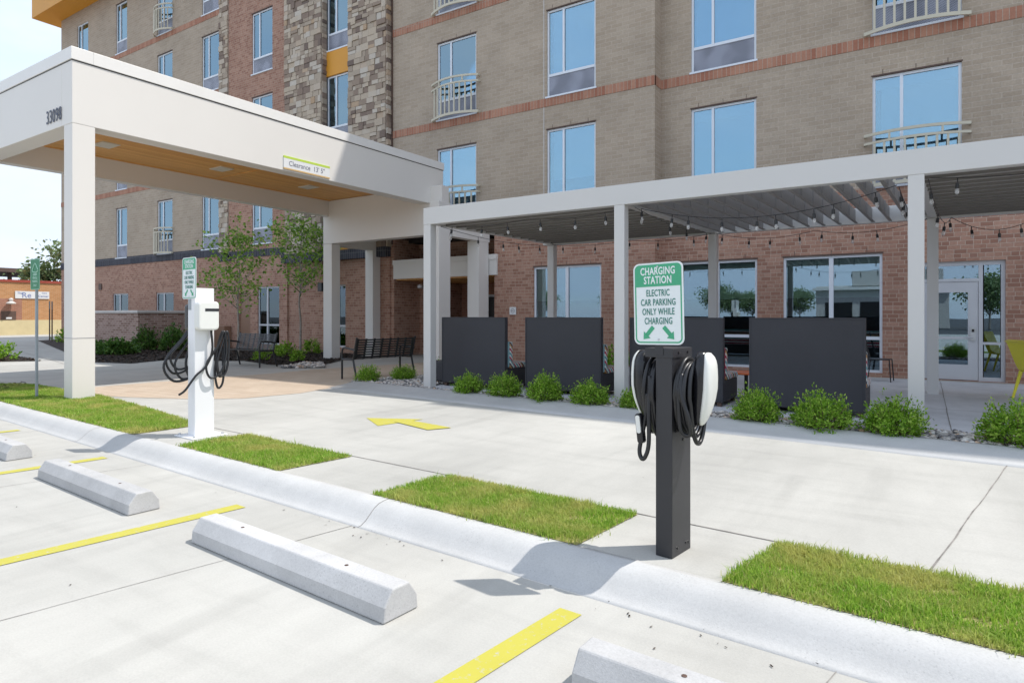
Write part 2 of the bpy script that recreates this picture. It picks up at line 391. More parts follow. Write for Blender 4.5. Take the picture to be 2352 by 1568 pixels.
def arr_mesh(name, V, F, mat, parent=None):
    """big mesh from numpy arrays: V (n,3), F (m,k) all faces of k corners"""
    me = bpy.data.meshes.new(name); n, k = F.shape
    me.vertices.add(len(V)); me.vertices.foreach_set('co', np.ascontiguousarray(V, dtype=np.float32).ravel())
    me.loops.add(n*k); me.loops.foreach_set('vertex_index', np.ascontiguousarray(F, dtype=np.int32).ravel())
    me.polygons.add(n); me.polygons.foreach_set('loop_start', np.arange(0, n*k, k, dtype=np.int32))
    me.update(calc_edges=True); me.validate(); me.materials.append(mat)
    return link(name, me, parent)
def tag(o, label=None, cat=None, group=None, kind=None):
    if label: o['label'] = label
    if cat: o['category'] = cat
    if group: o['group'] = group
    if kind: o['kind'] = kind
    return o
def thing(name, loc, label, cat, group=None, rz=0.):
    o = bpy.data.objects.new(name, None); COL.objects.link(o)
    o.empty_display_size = .3; o.location = loc; o.rotation_euler = (0, 0, rz)
    return tag(o, label, cat, group)
def struct(name, mb, mats, **kw): return tag(build(name, mb, mats, **kw), kind='structure')
def dup(root, loc, rz=0., label=None, sc=None, group=None):
    r = root.copy(); COL.objects.link(r); r.location = loc; r.rotation_euler = (0, 0, rz)
    if sc: r.scale = sc
    if label: r['label'] = label
    if group: r['group'] = group
    for ch in list(root.children):
        c = ch.copy(); COL.objects.link(c); c.parent = r
        for g in list(ch.children):
            d = g.copy(); COL.objects.link(d); d.parent = c
    return r
def text_mesh(txt, size, mat, name, parent, M4, sx=1., bold=0., ext=.0008, align='CENTER', spacing=1.):
    cu = bpy.data.curves.new('lettering', 'FONT'); cu.body = txt; cu.size = size; cu.align_x = align; cu.align_y = 'CENTER'
    cu.extrude = ext; cu.offset = bold; cu.space_character = spacing; cu.resolution_u = 3
    t = bpy.data.objects.new('lettering', cu); COL.objects.link(t)
    dg = bpy.context.evaluated_depsgraph_get()
    me = bpy.data.meshes.new_from_object(t.evaluated_get(dg))
    bpy.data.objects.remove(t); bpy.data.curves.remove(cu)
    me.transform(M4 @ Matrix.Diagonal((sx, 1, 1, 1))); me.materials.clear(); me.materials.append(mat)
    return link(name, me, parent)
FACE_Y = Matrix.Rotation(R(90), 4, 'X')             # text facing -Y
FACE_X = Matrix.Rotation(R(90), 4, 'Z') @ FACE_Y    # text facing +X
def rrect(w, h, r, n=5):
    pts = []
    for cx, cy, a0 in ((w/2-r, h/2-r, 0), (-w/2+r, h/2-r, 90), (-w/2+r, -h/2+r, 180), (w/2-r, -h/2+r, 270)):
        for i in range(n+1):
            a = R(a0+90*i/n); pts.append((cx+r*math.cos(a), cy+r*math.sin(a)))
    return pts
def smooth_path(pts, k=6, closed=False):
    P = [Vector(p) for p in pts]; out = []; n = len(P)
    rg = range(n) if closed else range(n-1)
    for i in rg:
        p0 = P[(i-1) % n] if closed or i > 0 else P[0]; p1 = P[i]; p2 = P[(i+1) % n]
        p3 = P[(i+2) % n] if closed or i+2 < n else P[-1]
        for j in range(k):
            t = j/k
            out.append(.5*((2*p1)+(-p0+p2)*t+(2*p0-5*p1+4*p2-p3)*t*t+(-p0+3*p1-3*p2+p3)*t**3))
    if not closed: out.append(P[-1])
    return out

# ------------------------------------------------------------------ ground, kerb, paving
KA = R(-3.43)
def ky(x, off): return off-.06*x            # kerb-parallel line
Z0 = .13
mb = MB(); mb.box(-400, 400, -400, 400, -.4, -.05); struct('ground', mb, M['asphalt'])
mb = MB(); mb.add([(-70, -26, 0), (50, -26, 0), (50, ky(50, 2.97), 0), (-70, ky(-70, 2.97), 0), (-70, -26, -.2), (50, -26, -.2)], [(0, 1, 2, 3), (0, 4, 5, 1)])
struct('parking_lot', mb, M['concrete'])
mb = MB(); mb.poly([(-70, ky(-70, 3.185)), (50, ky(50, 3.185)), (50, 70), (-70, 70)], Z0)
struct('driveway', mb, M['concrete'])
# rolled kerb between lot and islands
prof = [(0, .002), (.03, .008), (.07, .030), (.11, .066), (.15, .100), (.19, .121), (.23, .1295), (.262, .1335), (.30, .1335), (.30, -.1), (0, -.1)]
KM = Matrix.Rotation(math.atan(-.06), 4, 'Z')
mb = MB(); cc = math.cos(math.atan(-.06))
T = Matrix.Translation((0, 2.90, 0)) @ KM
mb.prism(prof, 'x', -70, 50, 0, T); kerb = struct('kerb', mb, M['kerb'])
kerb.data.polygons.foreach_set('use_smooth', [len(p.vertices) == 4 for p in kerb.data.polygons])
# second kerb along the gravel bed
def gy(x): return 7.93-.085*x
def strip(mb, p, q, w, z, mi=0):
    p = Vector((p[0], p[1])); q = Vector((q[0], q[1])); d = (q-p).normalized(); n = Vector((-d.y, d.x))*w/2
    mb.quad((*(p+n), z), (*(p-n), z), (*(q-n), z), (*(q+n), z), mi)
mb = MB()
ga, gb = (-9.2, gy(-9.2)), (6, gy(6))
prof2 = [(-.75, .1325), (-.55, .138), (-.35, .158), (-.2, .178), (-.05, .187), (.0, .188), (.0, .1), (-.75, .1)]
ang2 = math.atan(-.085); T2 = Matrix.Translation((0, 7.93, 0)) @ Matrix.Rotation(ang2, 4, 'Z')
mb.prism(prof2, 'x', -9.3, 8, 0, T2); k2 = struct('kerb', mb, M['kerb'])
k2.data.polygons.foreach_set('use_smooth', [len(p.vertices) == 4 for p in k2.data.polygons])
# joints sawn in the concrete
mb = MB()
def joint(p, q, z, w=.011):
    n = 14; pts = [(p[0]+(q[0]-p[0])*i/n+rng.uniform(-.004, .004), p[1]+(q[1]-p[1])*i/n+rng.uniform(-.004, .004)) for i in range(n+1)]
    for i in range(n): strip(mb, pts[i], pts[i+1], w*rng.uniform(.7, 1.3), z)
JZ = Z0+.003
joint((-16, ky(-16, 3.96)), (6, ky(6, 3.96)), JZ, .014)
joint((.02, ky(0, 3.98)), (.62, 7.2), JZ, .009)
j1 = gp(520, 1285, 0); j2 = gp(0, 1425, 0); jd = (j1[0]-j2[0], j1[1]-j2[1])
for off in (0, 3.05, -3.05, -6.1): joint((j1[0]+jd[0]*.85+off, j1[1]+jd[1]*.85-.06*off), (j1[0]-jd[0]*4+off, j1[1]-jd[1]*4-.06*off), .003, .005)
for xx in (-20, -26): joint((xx, 6), (xx, 20), JZ, .02)
for yy in (7.5, 10.5): joint((-45, yy+6), (-18, yy), JZ, .02)
struct('pavement_joints', mb, M['joint'])
# kerb joint cracks
mb = MB()
for xx in (-3.3, 1.6, -8.3):
    prev = None
    for (t, z) in prof[:9]:
        p = T @ Vector((xx, t, z+.002))
        if prev: strip_w = .006; mb.quad((prev.x-strip_w/2, prev.y, prev.z), (prev.x+strip_w/2, prev.y, prev.z), (p.x+strip_w/2, p.y, p.z), (p.x-strip_w/2, p.y, p.z))
        prev = p
struct('kerb_joints', mb, M['joint'])
# patio slab under pergola
mb = MB(); mb.box(-9.0, 9, 8.66, 15.5, .0, .136); struct('patio', mb, M['slab'])
mb = MB(); 
for yy in (10.9, 13.2): joint((-7.5, yy), (6, yy), .139, .01)
for xx in (-5.7, -1.9, .25, 1.9): joint((xx, 8.7), (xx, 15.3), .139, .01)
struct('patio_joints', mb, M['joint'])
# tan stamped crossing
near = [gp(x, y) for x, y in ((215, 909), (320, 913), (450, 917), (560, 915), (690, 903), (800, 884))]
far = [gp(x, y) for x, y in ((1000, 838), (880, 815), (800, 822), (725, 848), (620, 858), (480, 868), (330, 880), (215, 889))]
mb = MB(); mb.poly(near+[(-8.9, 9.4), (-9.0, 14.5)]+[(-11.5, 15.2)]+far[3:], Z0+.004); struct('stamped_paving', mb, M['stamped'])
# yellow painted markings
def pline(pts, z, name='parking_line'):
    mb = MB(); mb.poly(pts, z); return struct(name, mb, M['yellow'])
def stall(xe, ye, slope=.13, w=.125, y2=-3.5):
    x2 = xe-(ye-y2)*slope
    return pline([(x2-w/2, y2), (x2+w/2, y2), (xe+w/2, ye-.007), (xe-w/2, ye)], .004)
stall(-1.475, 2.80); stall(-4.42, 2.96); stall(-7.10, 3.20); stall(-9.72, 3.36); stall(-12.4, 3.5); stall(1.45, 2.6)
ap = [(-6.11, 5.89), (-5.58, 5.57), (-5.42, 5.86), (-4.88, 5.68), (-4.74, 5.95), (-5.40, 6.03), (-5.45, 6.24)]
head = [gp(842, 960), gp(868, 978), gp(972, 963)]
shaft = [gp(905, 969), gp(982, 988), gp(1037, 983), gp(940, 965.5)]
mb = MB(); mb.poly(head, Z0+.004); mb.poly(shaft, Z0+.008); struct('painted_arrow', mb, M['yellow'])

# grass islands
def in_poly(P, poly):
    x, y = P[:, 0], P[:, 1]; ins = np.zeros(len(P), bool); j = len(poly)-1
    for i in range(len(poly)):
        xi, yi = poly[i]; xj, yj = poly[j]
        c = ((yi > y) != (yj > y)) & (x < (xj-xi)*(y-yi)/(yj-yi+1e-12)+xi); ins ^= c; j = i
    return ins
def scatter(poly, dens):
    xs = [p[0] for p in poly]; ys = [p[1] for p in poly]
    A = (max(xs)-min(xs))*(max(ys)-min(ys)); n = int(A*dens)
    P = np.column_stack([nr.uniform(min(xs), max(xs), n), nr.uniform(min(ys), max(ys), n)])
    return P[in_poly(P, poly)]
def lawn(poly, dens, h, w, label):
    mb = MB(); mb.poly(poly, Z0+.006); struct('lawn_soil', mb, M['soil'])
    P = scatter(poly, dens); n = len(P)
    P = P+nr.normal(0, .008, P.shape); loose = nr.random(n) < .10; P[loose] += nr.normal(0, .022, (loose.sum(), 2))
    bare = (np.sin(P[:, 0]*9.1+1.7*np.sin(P[:, 1]*11.))+np.sin(P[:, 1]*13.3+2.*np.cos(P[:, 0]*6.7)) > 1.25) & (nr.random(n) < .6)
    P = P[~bare]; n = len(P)
    clump = .75+.5*np.abs(np.sin(P[:, 0]*5.3+np.sin(P[:, 1]*7))*np.cos(P[:, 1]*6.1+1.3))
    H = h*nr.uniform(.5, 1.25, n)*clump; tall = nr.random(n) < .02; H[tall] *= 1.6
    a = nr.uniform(0, 2*np.pi, n); lean = np.abs(nr.normal(0, .5, n))*H
    wd = w*nr.uniform(.6, 1.3, n); dx, dy = np.cos(a), np.sin(a); px, py_ = -dy, dx
    ta = a+nr.normal(0, .6, n)
    V = np.zeros((n, 5, 3)); z0 = Z0+.004
    V[:, 0] = np.column_stack([P[:, 0]-px*wd, P[:, 1]-py_*wd, np.full(n, z0)])
    V[:, 1] = np.column_stack([P[:, 0]+px*wd, P[:, 1]+py_*wd, np.full(n, z0)])
    mx, my = P[:, 0]+dx*lean*.35, P[:, 1]+dy*lean*.35
    V[:, 2] = np.column_stack([mx+px*wd*.8, my+py_*wd*.8, z0+H*.6])
    V[:, 3] = np.column_stack([mx-px*wd*.8, my-py_*wd*.8, z0+H*.6])
    V[:, 4] = np.column_stack([P[:, 0]+np.cos(ta)*lean*1.3, P[:, 1]+np.sin(ta)*lean*1.3, z0+H*np.where(lean > H*.8, .85, 1.)])
    b = np.arange(n)[:, None]*5
    F = np.vstack([np.hstack([b, b+1, b+2]), np.hstack([b, b+2, b+3]), np.hstack([b+3, b+2, b+4])])
    o = arr_mesh('grass', V.reshape(-1, 3), F, M['grass'])
    return tag(o, label, 'grass', kind='stuff')
def gl(xa, xb, xa2=None, xb2=None):
    return [(xa, ky(xa, 3.195)), (xb, ky(xb, 3.195)), ((xb2 if xb2 is not None else xb), ky(xb, 3.93)), ((xa2 if xa2 is not None else xa), ky(xa, 3.93))]
lawn(gl(-.86, 4.5, -.72), 22000, .038, .0026, 'grass strip on the kerb island right of the black charging post')
lawn(gl(-3.47, -1.70, -3.32, -1.62), 22000, .036, .0026, 'grass strip on the kerb island between the two charging posts, nearest the black one')
lawn(gl(-6.42, -4.66, -6.35, -4.56), 14000, .037, .003, 'small grass patch beside the white charging post')
lawn([(-13.4, ky(-13.4, 3.195)), (-7.46, ky(-7.46, 3.195)), (-7.40, ky(-7.46, 3.95)), (-9.2, 4.75), (-11.3, 5.05), (-14.3, 5.2), (-15.5, 4.4)], 9000, .040, .0035, 'grass around the canopy column and the green sign pole')

# mulch and gravel beds
def bed(pts, z, name, mat): mb = MB(); mb.poly(pts, z); return struct(name, mb, mat)
m1 = [gp(x, y) for x, y in ((150, 820), (216, 832), (300, 835), (430, 822), (520, 818))]+[(-25.0, 15.35), (-28.5, 15.35)]
bed(m1, Z0+.012, 'mulch_bed', M['mulch'])
m2 = [gp(x, y) for x, y in ((440, 828), (500, 829), (560, 829), (620, 838), (735, 840))]+[(-15.9, 15.35), (-24.0, 15.35), ]
bed(m2, Z0+.008, 'mulch_bed', M['mulch'])
m3 = [gp(x, y) for x, y in ((-60, 832), (95, 829), (60, 822), (30, 817), (0, 812), (-60, 812))]
bed(m3, Z0+.012, 'mulch_bed', M['mulch'])
m4 = [gp(x, y) for x, y in ((-60, 912), (30, 893), (100, 887), (55, 881), (0, 884), (-60, 888))]
bed(m4, Z0+.012, 'mulch_bed', M['mulch'])
m5 = [gp(x, y) for x, y in ((86, 782), (200, 830), (240, 790), (141, 779))]
bed(m5, Z0+.010, 'mulch_bed', M['mulch'])
def chips(polys, dens, s):
    P = np.vstack([scatter(p, dens) for p in polys]); n = len(P)
    a = nr.uniform(0, 6.28, n); l = s*nr.uniform(.6, 1.6, n); w = l*nr.uniform(.25, .5, n); tz = nr.uniform(-.4, .4, n)
    d = np.column_stack([np.cos(a), np.sin(a), tz])*l[:, None]; q = np.column_stack([-np.sin(a), np.cos(a), nr.uniform(-.3, .3, n)])*w[:, None]
    C = np.column_stack([P, np.full(n, Z0+.02)+nr.uniform(0, .02, n)])
    V = np.stack([C-d-q, C+d-q, C+d+q, C-d+q], 1).reshape(-1, 3)
    return V, np.arange(n*4).reshape(n, 4)
V, F = chips([m1, m2, m3, m4], 160, .035)
tag(arr_mesh('mulch_chips', V, F, M['mulch_chip']), 'loose dark bark chips over the planting beds', 'mulch', kind='stuff')
# gravel
gr_poly = [(-9.55, 8.72), (-8.3, 8.66), (-7.4, gy(-7.4)+.01), (-4, gy(-4)+.01), (0, gy(0)+.01), (5, gy(5)+.01), (5, 8.66), (-7.3, 8.70), (-7.8, 9.2), (-7.8, 10.9), (-8.6, 11.2), (-9.2, 10.5)]
bed(gr_poly, Z0+.02, 'gravel_bed', M['gravel_base'])
def ico(): 
    bm = bmesh.new(); bmesh.ops.create_icosphere(bm, subdivisions=1, radius=1)
    V = np.array([v.co[:] for v in bm.verts]); F = np.array([[v.index for v in f.verts] for f in bm.faces]); bm.free(); return V, F
IV, IF = ico()
def pebbles(poly, dens, smin, smax, z, label):
    P = scatter(poly, dens); n = len(P); s = nr.uniform(smin, smax, n)
    sc = np.column_stack([s*nr.uniform(.8, 1.4, n), s*nr.uniform(.7, 1.1, n), s*nr.uniform(.4, .75, n)])
    a = nr.uniform(0, 6.28, n); V = IV[None]*sc[:, None, :]*nr.uniform(.82, 1.15, (n, len(IV), 1))
    x = V[..., 0]*np.cos(a)[:, None]-V[..., 1]*np.sin(a)[:, None]; y = V[..., 0]*np.sin(a)[:, None]+V[..., 1]*np.cos(a)[:, None]
    V = np.stack([x+P[:, 0:1], y+P[:, 1:2], V[..., 2]+z+nr.uniform(0, smax*.6, n)[:, None]], -1)
    F = (IF[None]+(np.arange(n)*len(IV))[:, None, None]).reshape(-1, 3)
    return tag(arr_mesh('gravel', V.reshape(-1, 3), F, M['pebble']), label, 'gravel', kind='stuff')
pebbles(gr_poly, 620, .018, .042, Z0+.025, 'loose grey and white river pebbles around the shrubs')
g2 = [gp(x, y) for x, y in ((640, 846), (745, 845), (740, 835), (700, 836))]
pebbles(g2, 500, .03, .06, Z0+.02, 'river pebbles at the foot of the rear canopy column')
# leaf litter on the lot
def litter():
    n = 22; P = np.column_stack([nr.uniform(-7, 1.5, n), nr.uniform(.6, 3.0, n)])
    P = np.vstack([P, np.column_stack([nr.uniform(-5, 0, 40), np.zeros(40)])]); P[n:, 1] = 2.86-.06*P[n:, 0]+nr.normal(0, .05, 40)
    n = len(P); a = nr.uniform(0, 6.28, n); l = nr.uniform(.003, .010, n); w = l*nr.uniform(.25, .6, n)
    d = np.column_stack([np.cos(a), np.sin(a), np.zeros(n)])*l[:, None]; q = np.column_stack([-np.sin(a), np.cos(a), nr.uniform(-.2, .2, n)])*w[:, None]
    C = np.column_stack([P, np.full(n, .006)]); V = np.stack([C-d-q, C+d-q, C+d+q, C-d+q], 1).reshape(-1, 3)
    tag(arr_mesh('leaf_litter', V, np.arange(n*4).reshape(n, 4), M['mulch_chip']), 'tiny scattered leaf and bark litter on the pale parking concrete', 'litter', kind='stuff')
litter()

# ------------------------------------------------------------------ hotel
HB = thing('hotel_building', (-18, YF1, .1), 'four storey tan and red brick hotel with stone tower and cream balconies', 'building')
def hp(name, mb, mat, **kw): return build(name, mb, mat, HB, world=True, **kw)
def wall_holes(mb, x0, x1, z0, z1, Y, holes, rev=.11):
    xs = sorted({x0, x1, *[h[0] for h in holes], *[h[1] for h in holes]}); zs = sorted({z0, z1, *[h[2] for h in holes], *[h[3] for h in holes]})
    xs = [x for x in xs if x0 <= x <= x1]; zs = [z for z in zs if z0 <= z <= z1]
    for i in range(len(xs)-1):
        for j in range(len(zs)-1):
            cx, cz = (xs[i]+xs[i+1])/2, (zs[j]+zs[j+1])/2
            if any(h[0] < cx < h[1] and h[2] < cz < h[3] for h in holes): continue
            mb.quad((xs[i], Y, zs[j]), (xs[i+1], Y, zs[j]), (xs[i+1], Y, zs[j+1]), (xs[i], Y, zs[j+1]))
    for a, b, c, d in holes:
        a_, b_, c_, d_ = max(a, x0), min(b, x1), max(c, z0), min(d, z1)
        if a_ >= b_ or c_ >= d_: continue
        y2 = Y+rev
        if a >= x0: mb.quad((a, Y, c_), (a, y2, c_), (a, y2, d_), (a, Y, d_))
        if b <= x1: mb.quad((b, Y, c_), (b, y2, c_), (b, y2, d_), (b, Y, d_))
        if d <= z1: mb.quad((a_, Y, d), (b_, Y, d), (b_, y2, d), (a_, y2, d))
        if c >= z0: mb.quad((a_, Y, c), (b_, Y, c), (b_, y2, c), (a_, y2, c))
SILL = [fz(v) for v in (4.2, 7.43, 10.68, 13.9)]
TOPS = [fz(v) for v in (6.53, 9.78, 13.0, 16.25)]
ZB = fz(4.2)-.02            # top of black band / start of tan wall
ROOF = 17.35
XL, XT0, XT1, XC, XR = fx(-38.2), fx(-19.55), fx(-14.5), fx(-5.6), 14.
XB0 = fx(-23.75)
wins = []      # x0,x1,z0,z1,Y,kind
F1w = [(fx(-12.55), fx(-11.07)), (fx(-8.68), fx(-7.21))]; F0w = [(-4.95, -3.38), (-.97, .62), (3.3, 4.9), (7.3, 8.9)]
Lw = [(fx(-32.4), fx(-31.35)), (fx(-28.68), fx(-27.45)), (fx(-25.2), fx(-23.9))]
for s, t in zip(SILL, TOPS):
    for a, b in F1w: wins.append((a, b, s, t, YF1, 'up'))
    for a, b in F0w: wins.append((a, b, s, t, YF0, 'up'))
    for a, b in Lw: wins.append((a, b, s, t, YF1, 'up'))
    wins.append((fx(-21.65), fx(-20.4), s, t, YF1-.12, 'up'))
wins.append((fx(-36.4), fx(-35.2), SILL[3]+.35, TOPS[3], YF1, 'small'))
wins.append((fx(-36.4), fx(-35.2), SILL[2]+.35, TOPS[2], YF1, 'small'))
TWX = (fx(-17.55), fx(-16.25))
for s, t in zip(SILL, TOPS): wins.append((TWX[0], TWX[1], s, t, YF1, 'tower'))
lowz = fz(2.78)
low = [(fx(-9.1), fx(-7.05), .30, fz(2.80), YF1, 'low'), (-5.25, -3.36, .22, lowz, YF0, 'low'), (-2.78, -.78, .22, lowz, YF0, 'low')]
low += [(fx(-21.29), fx(-20.0), .35, fz(2.55), YF1-.12, 'side'), (fx(-17.35), fx(-16.55), .35, fz(2.52), YF1, 'side'),
        (fx(-32.7), fx(-31.25), 1.2, fz(2.5), YF1, 'side'), (fx(-28.8), fx(-27.35), 1.2, fz(2.47), YF1, 'side')]
DOOR = (-.10, 1.33, .14, fz(2.55), YF0)
BDOOR = (fx(-22.45), fx(-21.75), .14, fz(2.33), YF1-.12)
def holes(Y, x0, x1):
    hs = [w[:4] for w in wins+low if abs(w[4]-Y) < .01 and w[1] > x0 and w[0] < x1]
    if abs(DOOR[4]-Y) < .01: hs.append(DOOR[:4])
    if abs(BDOOR[4]-Y) < .01: hs.append(BDOOR[:4])
    return hs
# tan walls
mb = MB(); wall_holes(mb, XL, XB0, ZB, ROOF, YF1, holes(YF1, XL, XB0)); mb.quad((XL, YF1, .0), (XL, YF1+14, .0), (XL, YF1+14, ROOF), (XL, YF1, ROOF)); hp('tan_wall', mb, M['tan'])
mb = MB(); wall_holes(mb, XT1, XC, ZB, ROOF, YF1, holes(YF1, XT1, XC))
wall_holes(mb, XC, XR, ZB, ROOF+3.2, YF0, holes(YF0, XC, XR)); mb.quad((XC, YF1, ZB), (XC, YF0, ZB), (XC, YF0, ROOF+3.2), (XC, YF1, ROOF+3.2))
mb.quad((XR, YF0, 0), (XR, 30, 0), (XR, 30, ROOF+3.2), (XR, YF0, ROOF+3.2))
hp('tan_wall', mb, M['tan'])
# red brick
ENT = (fx(-14.35), fx(-10.42), 0., fz(3.95))
mb = MB(); zr = fz(3.86)
wall_holes(mb, XL, XB0, 0, zr, YF1, holes(YF1, XL, XB0)); wall_holes(mb, XT1, XC, 0, ZB, YF1, holes(YF1, XT1, XC)+[ENT])
wall_holes(mb, XC, XR, 0, ZB, YF0, holes(YF0, XC, XR)); mb.quad((XC, YF1, 0), (XC, YF0, 0), (XC, YF0, ZB), (XC, YF1, ZB))
wall_holes(mb, XB0+.6, XT0, fz(3.98), ROOF, YF1-.12, holes(YF1-.12, XB0, XT0)); wall_holes(mb, XB0, XT0, 0, fz(3.7), YF1-.12, holes(YF1-.12, XB0, XT0))
wall_holes(mb, XT0, XT1, 0, fz(3.62), YF1-.05, holes(YF1, XT0, XT1), .16)
# entrance recess
mb.quad((XT0, YF1-.12, 0), (XT0, YF1-.05, 0), (XT0, YF1-.05, fz(3.7)), (XT0, YF1-.12, fz(3.7))); mb.quad((XT1, YF1-.05, 0), (XT1, YF1, 0), (XT1, YF1, fz(3.62)), (XT1, YF1-.05, fz(3.62))); mb.quad((XB0, YF1-.12, 0), (XB0, YF1, 0), (XB0, YF1, fz(3.7)), (XB0, YF1-.12, fz(3.7)))
mb.quad((XT0, YF1-.12, fz(3.98)), (XT0, YF1, fz(3.98)), (XT0, YF1, ROOF), (XT0, YF1-.12, ROOF))
mb.quad((ENT[0], YF1+.11, 0), (ENT[0], YF1+1.25, 0), (ENT[0], YF1+1.25, ENT[3]), (ENT[0], YF1+.11, ENT[3]))
mb.quad((ENT[0], YF1+1.25, ENT[3]), (ENT[1], YF1+1.25, ENT[3]), (ENT[1], YF1+1.25, 2.7), (ENT[0], YF1+1.25, 2.7))
mb.quad((ENT[0]+.5, YF1+1.25, 0), (ENT[0]+.5, YF1+3, 0), (ENT[0]+.5, YF1+3, 2.7), (ENT[0]+.5, YF1+1.25, 2.7)); mb.quad((ENT[0], YF1+1.25, 0), (ENT[0]+.5, YF1+1.25, 0), (ENT[0]+.5, YF1+1.25, 2.7), (ENT[0], YF1+1.25, 2.7))
hp('brick_wall', mb, M['red'])
mb = MB(); mb.quad((ENT[0]+.5, YF1+3, 0), (ENT[1], YF1+3, 0), (ENT[1], YF1+3, 2.7), (ENT[0]+.5, YF1+3, 2.7)); hp('vestibule_wall', mb, M['old_dark'])
mb = MB(); mb.box(ENT[0]+1.5, ENT[0]+1.58, YF1+2.9, YF1+2.98, .1, 2.2); mb.box(ENT[0]+3.7, ENT[0]+3.78, YF1+2.9, YF1+2.98, .1, 2.2); mb.box(ENT[0]+1.58, ENT[0]+3.7, YF1+2.9, YF1+2.98, 2.12, 2.2); mb.box(ENT[0]+2.6, ENT[0]+2.68, YF1+2.9, YF1+2.98, .1, 2.12)
ed = hp('entrance_door', mb, M['frame_grey']); mb = MB(); mb.box(ENT[0]+1.58, ENT[0]+3.7, YF1+2.93, YF1+2.95, .1, 2.12); build('pane', mb, M['slot'], ed)
# brick soldier bands
mb = MB(); y_ = YF1-.015
for z in (7.28, 10.53, 13.76):
    a, b = fz(z-.115), fz(z+.115)
    for x0, x1, Y in ((XL-.01, XB0, YF1), (XT1, XC+.015, YF1), (XC+.015, XR, YF0)):
        mb = MB(); mb.box(x0, x1, Y-.015, Y+.02, a, b)
        if Y == YF0: mb.box(XC+.002, XC+.015, YF1-.015, YF0-.015, a, b)
        hp('brick_band', mb, M['soldier'])
mb = MB(); mb.box(XL-.02, XB0+.02, YF1-.03, YF1+.02, zr, ZB+.03); mb.box(XB0, XB0+.8, YF1-.15, YF1-.1, fz(3.62), fz(3.7)+.18)
mb.box(XB0+.62, XT0, YF1-.15, YF1-.1, fz(3.7), fz(3.98)); mb.box(XT0-.2, XT1+.02, YF1-.25, YF1-.02, fz(3.36), fz(3.68)); hp('dark_band', mb, M['black_soldier'])
# stone tower (real ashlar blocks)
def ashlar(mb, x0, x1, z0, z1, Y, flip=False, X=None):
    z = z0
    while z < z1-.02:
        h = min(rng.choice((.14, .18, .2, .24)), z1-z); x = x0
        while x < x1-.02:
            w = min(rng.choice((.16, .22, .3, .38)), x1-x)
            if x1-(x+w) < .1: w = x1-x
            parts = [(z, h)] if h < .22 or rng.random() < .6 else [(z, h/2), (z+h/2, h/2)]
            for zz, hh in parts:
                d = rng.uniform(.03, .075); g = .006
                if flip: mb.box(X-.02, X+d, x+g, x+w-g, zz+g, zz+hh-g)
                else: mb.box(x+g, x+w-g, Y-d, Y+.02, zz+g, zz+hh-g)
            x += w
        z += h
mb = MB(); zt = fz(3.68)
ashlar(mb, XT0, TWX[0]-.02, zt, ROOF+1.3, YF1-.2); ashlar(mb, TWX[1]+.02, XT1, zt, ROOF+1.3, YF1-.2)
ashlar(mb, YF1-.2, YF1-.005, zt, ROOF+1.3, 0, True, TWX[0]-.04); ashlar(mb, YF1-.22, YF1, zt, ROOF+1.3, 0, True, XT1)
ashlar(mb, XB0, XB0+.6, fz(3.98), ROOF, YF1-.12)
hp('stone_cladding', mb, M['stone'])
mb = MB(); mb.box(XT0, TWX[0]-.02, YF1-.2, YF1+.02, zt, ROOF+1.3); mb.box(TWX[1]+.02, XT1, YF1-.2, YF1+.02, zt, ROOF+1.3); mb.box(XB0-.005, XB0+.605, YF1-.13, YF1, fz(3.98), ROOF)
hp('mortar_backing', mb, M['mortar'])
# yellow panels between tower windows, side reveals
for i in range(4):
    z0 = TOPS[i]; z1 = SILL[i+1] if i < 3 else ROOF+1.2
    mb = MB(); mb.box(TWX[0], TWX[1], YF1-.02, YF1+.05, z0+.01, z1-.01); tag(hp('spandrel_panel', mb, M['orange']))
mb = MB(); mb.box(TWX[0], TWX[1], YF1-.02, YF1+.05, fz(3.69), SILL[0]-.01); hp('spandrel_panel', mb, M['orange'])
# downspout between tower and tan wall, expansion joint trim
mb = MB(); mb.box(XT1+.075, XT1+.11, YF1-.05, YF1-.002, fz(3.75), ROOF); hp('downpipe', mb, M['rust'])
mb = MB(); mb.box(fx(-8.78), fx(-8.755), YF1-.008, YF1+.01, ZB, ROOF); hp('movement_joint', mb, M['capstone'])
# core, roof, cornice
mb = MB(); mb.box(XL+.3, XR-.3, YF0+3.2, 30, 0, ROOF-.2); hp('core_wall', mb, M['dark'])
mb = MB(); mb.box(XL-.05, XC, YF1-.0, 30, ROOF, ROOF+.15); mb.box(XC, XR, YF0-.0, 30, ROOF+3.2, ROOF+3.35); hp('roof', mb, M['roof'])  # right-hand roof raised out of view to move its shadow edge
mb = MB(); mb.box(fx(-39.15), fx(-23.4), 14.4, 18, 17.33, 19.2); hp('cornice', mb, M['orange'])
mb = MB(); mb.box(XT1+.3, XC-.2, 14.95, 16, 17.1, 17.9); hp('cornice', mb, M['orange'])
mb = MB(); mb.box(3.2, XR+.3, YF0-.75, YF0+1, ROOF+2.9, ROOF+3.6); hp('cornice', mb, M['orange'])  # unseen cornice, added to push the roof shadow further out
# room floors so the upper glass never looks through the block
mb = MB()
for s in SILL: mb.box(XL+.1, XR-.1, YF0+.25, YF0+3.2, s-.35, s-.1)
hp('floor_slab', mb, M['dark'])
mb = MB()
for xx in (-34, -30, -26.4, -24.0, -19.6, -15.2, -10.5, -6.5, -3.1, -.4, 2.2): mb.box(xx, xx+.1, YF0+.25, YF0+3.2, .1, ROOF-.3)
hp('partition_wall', mb, M['dark'])
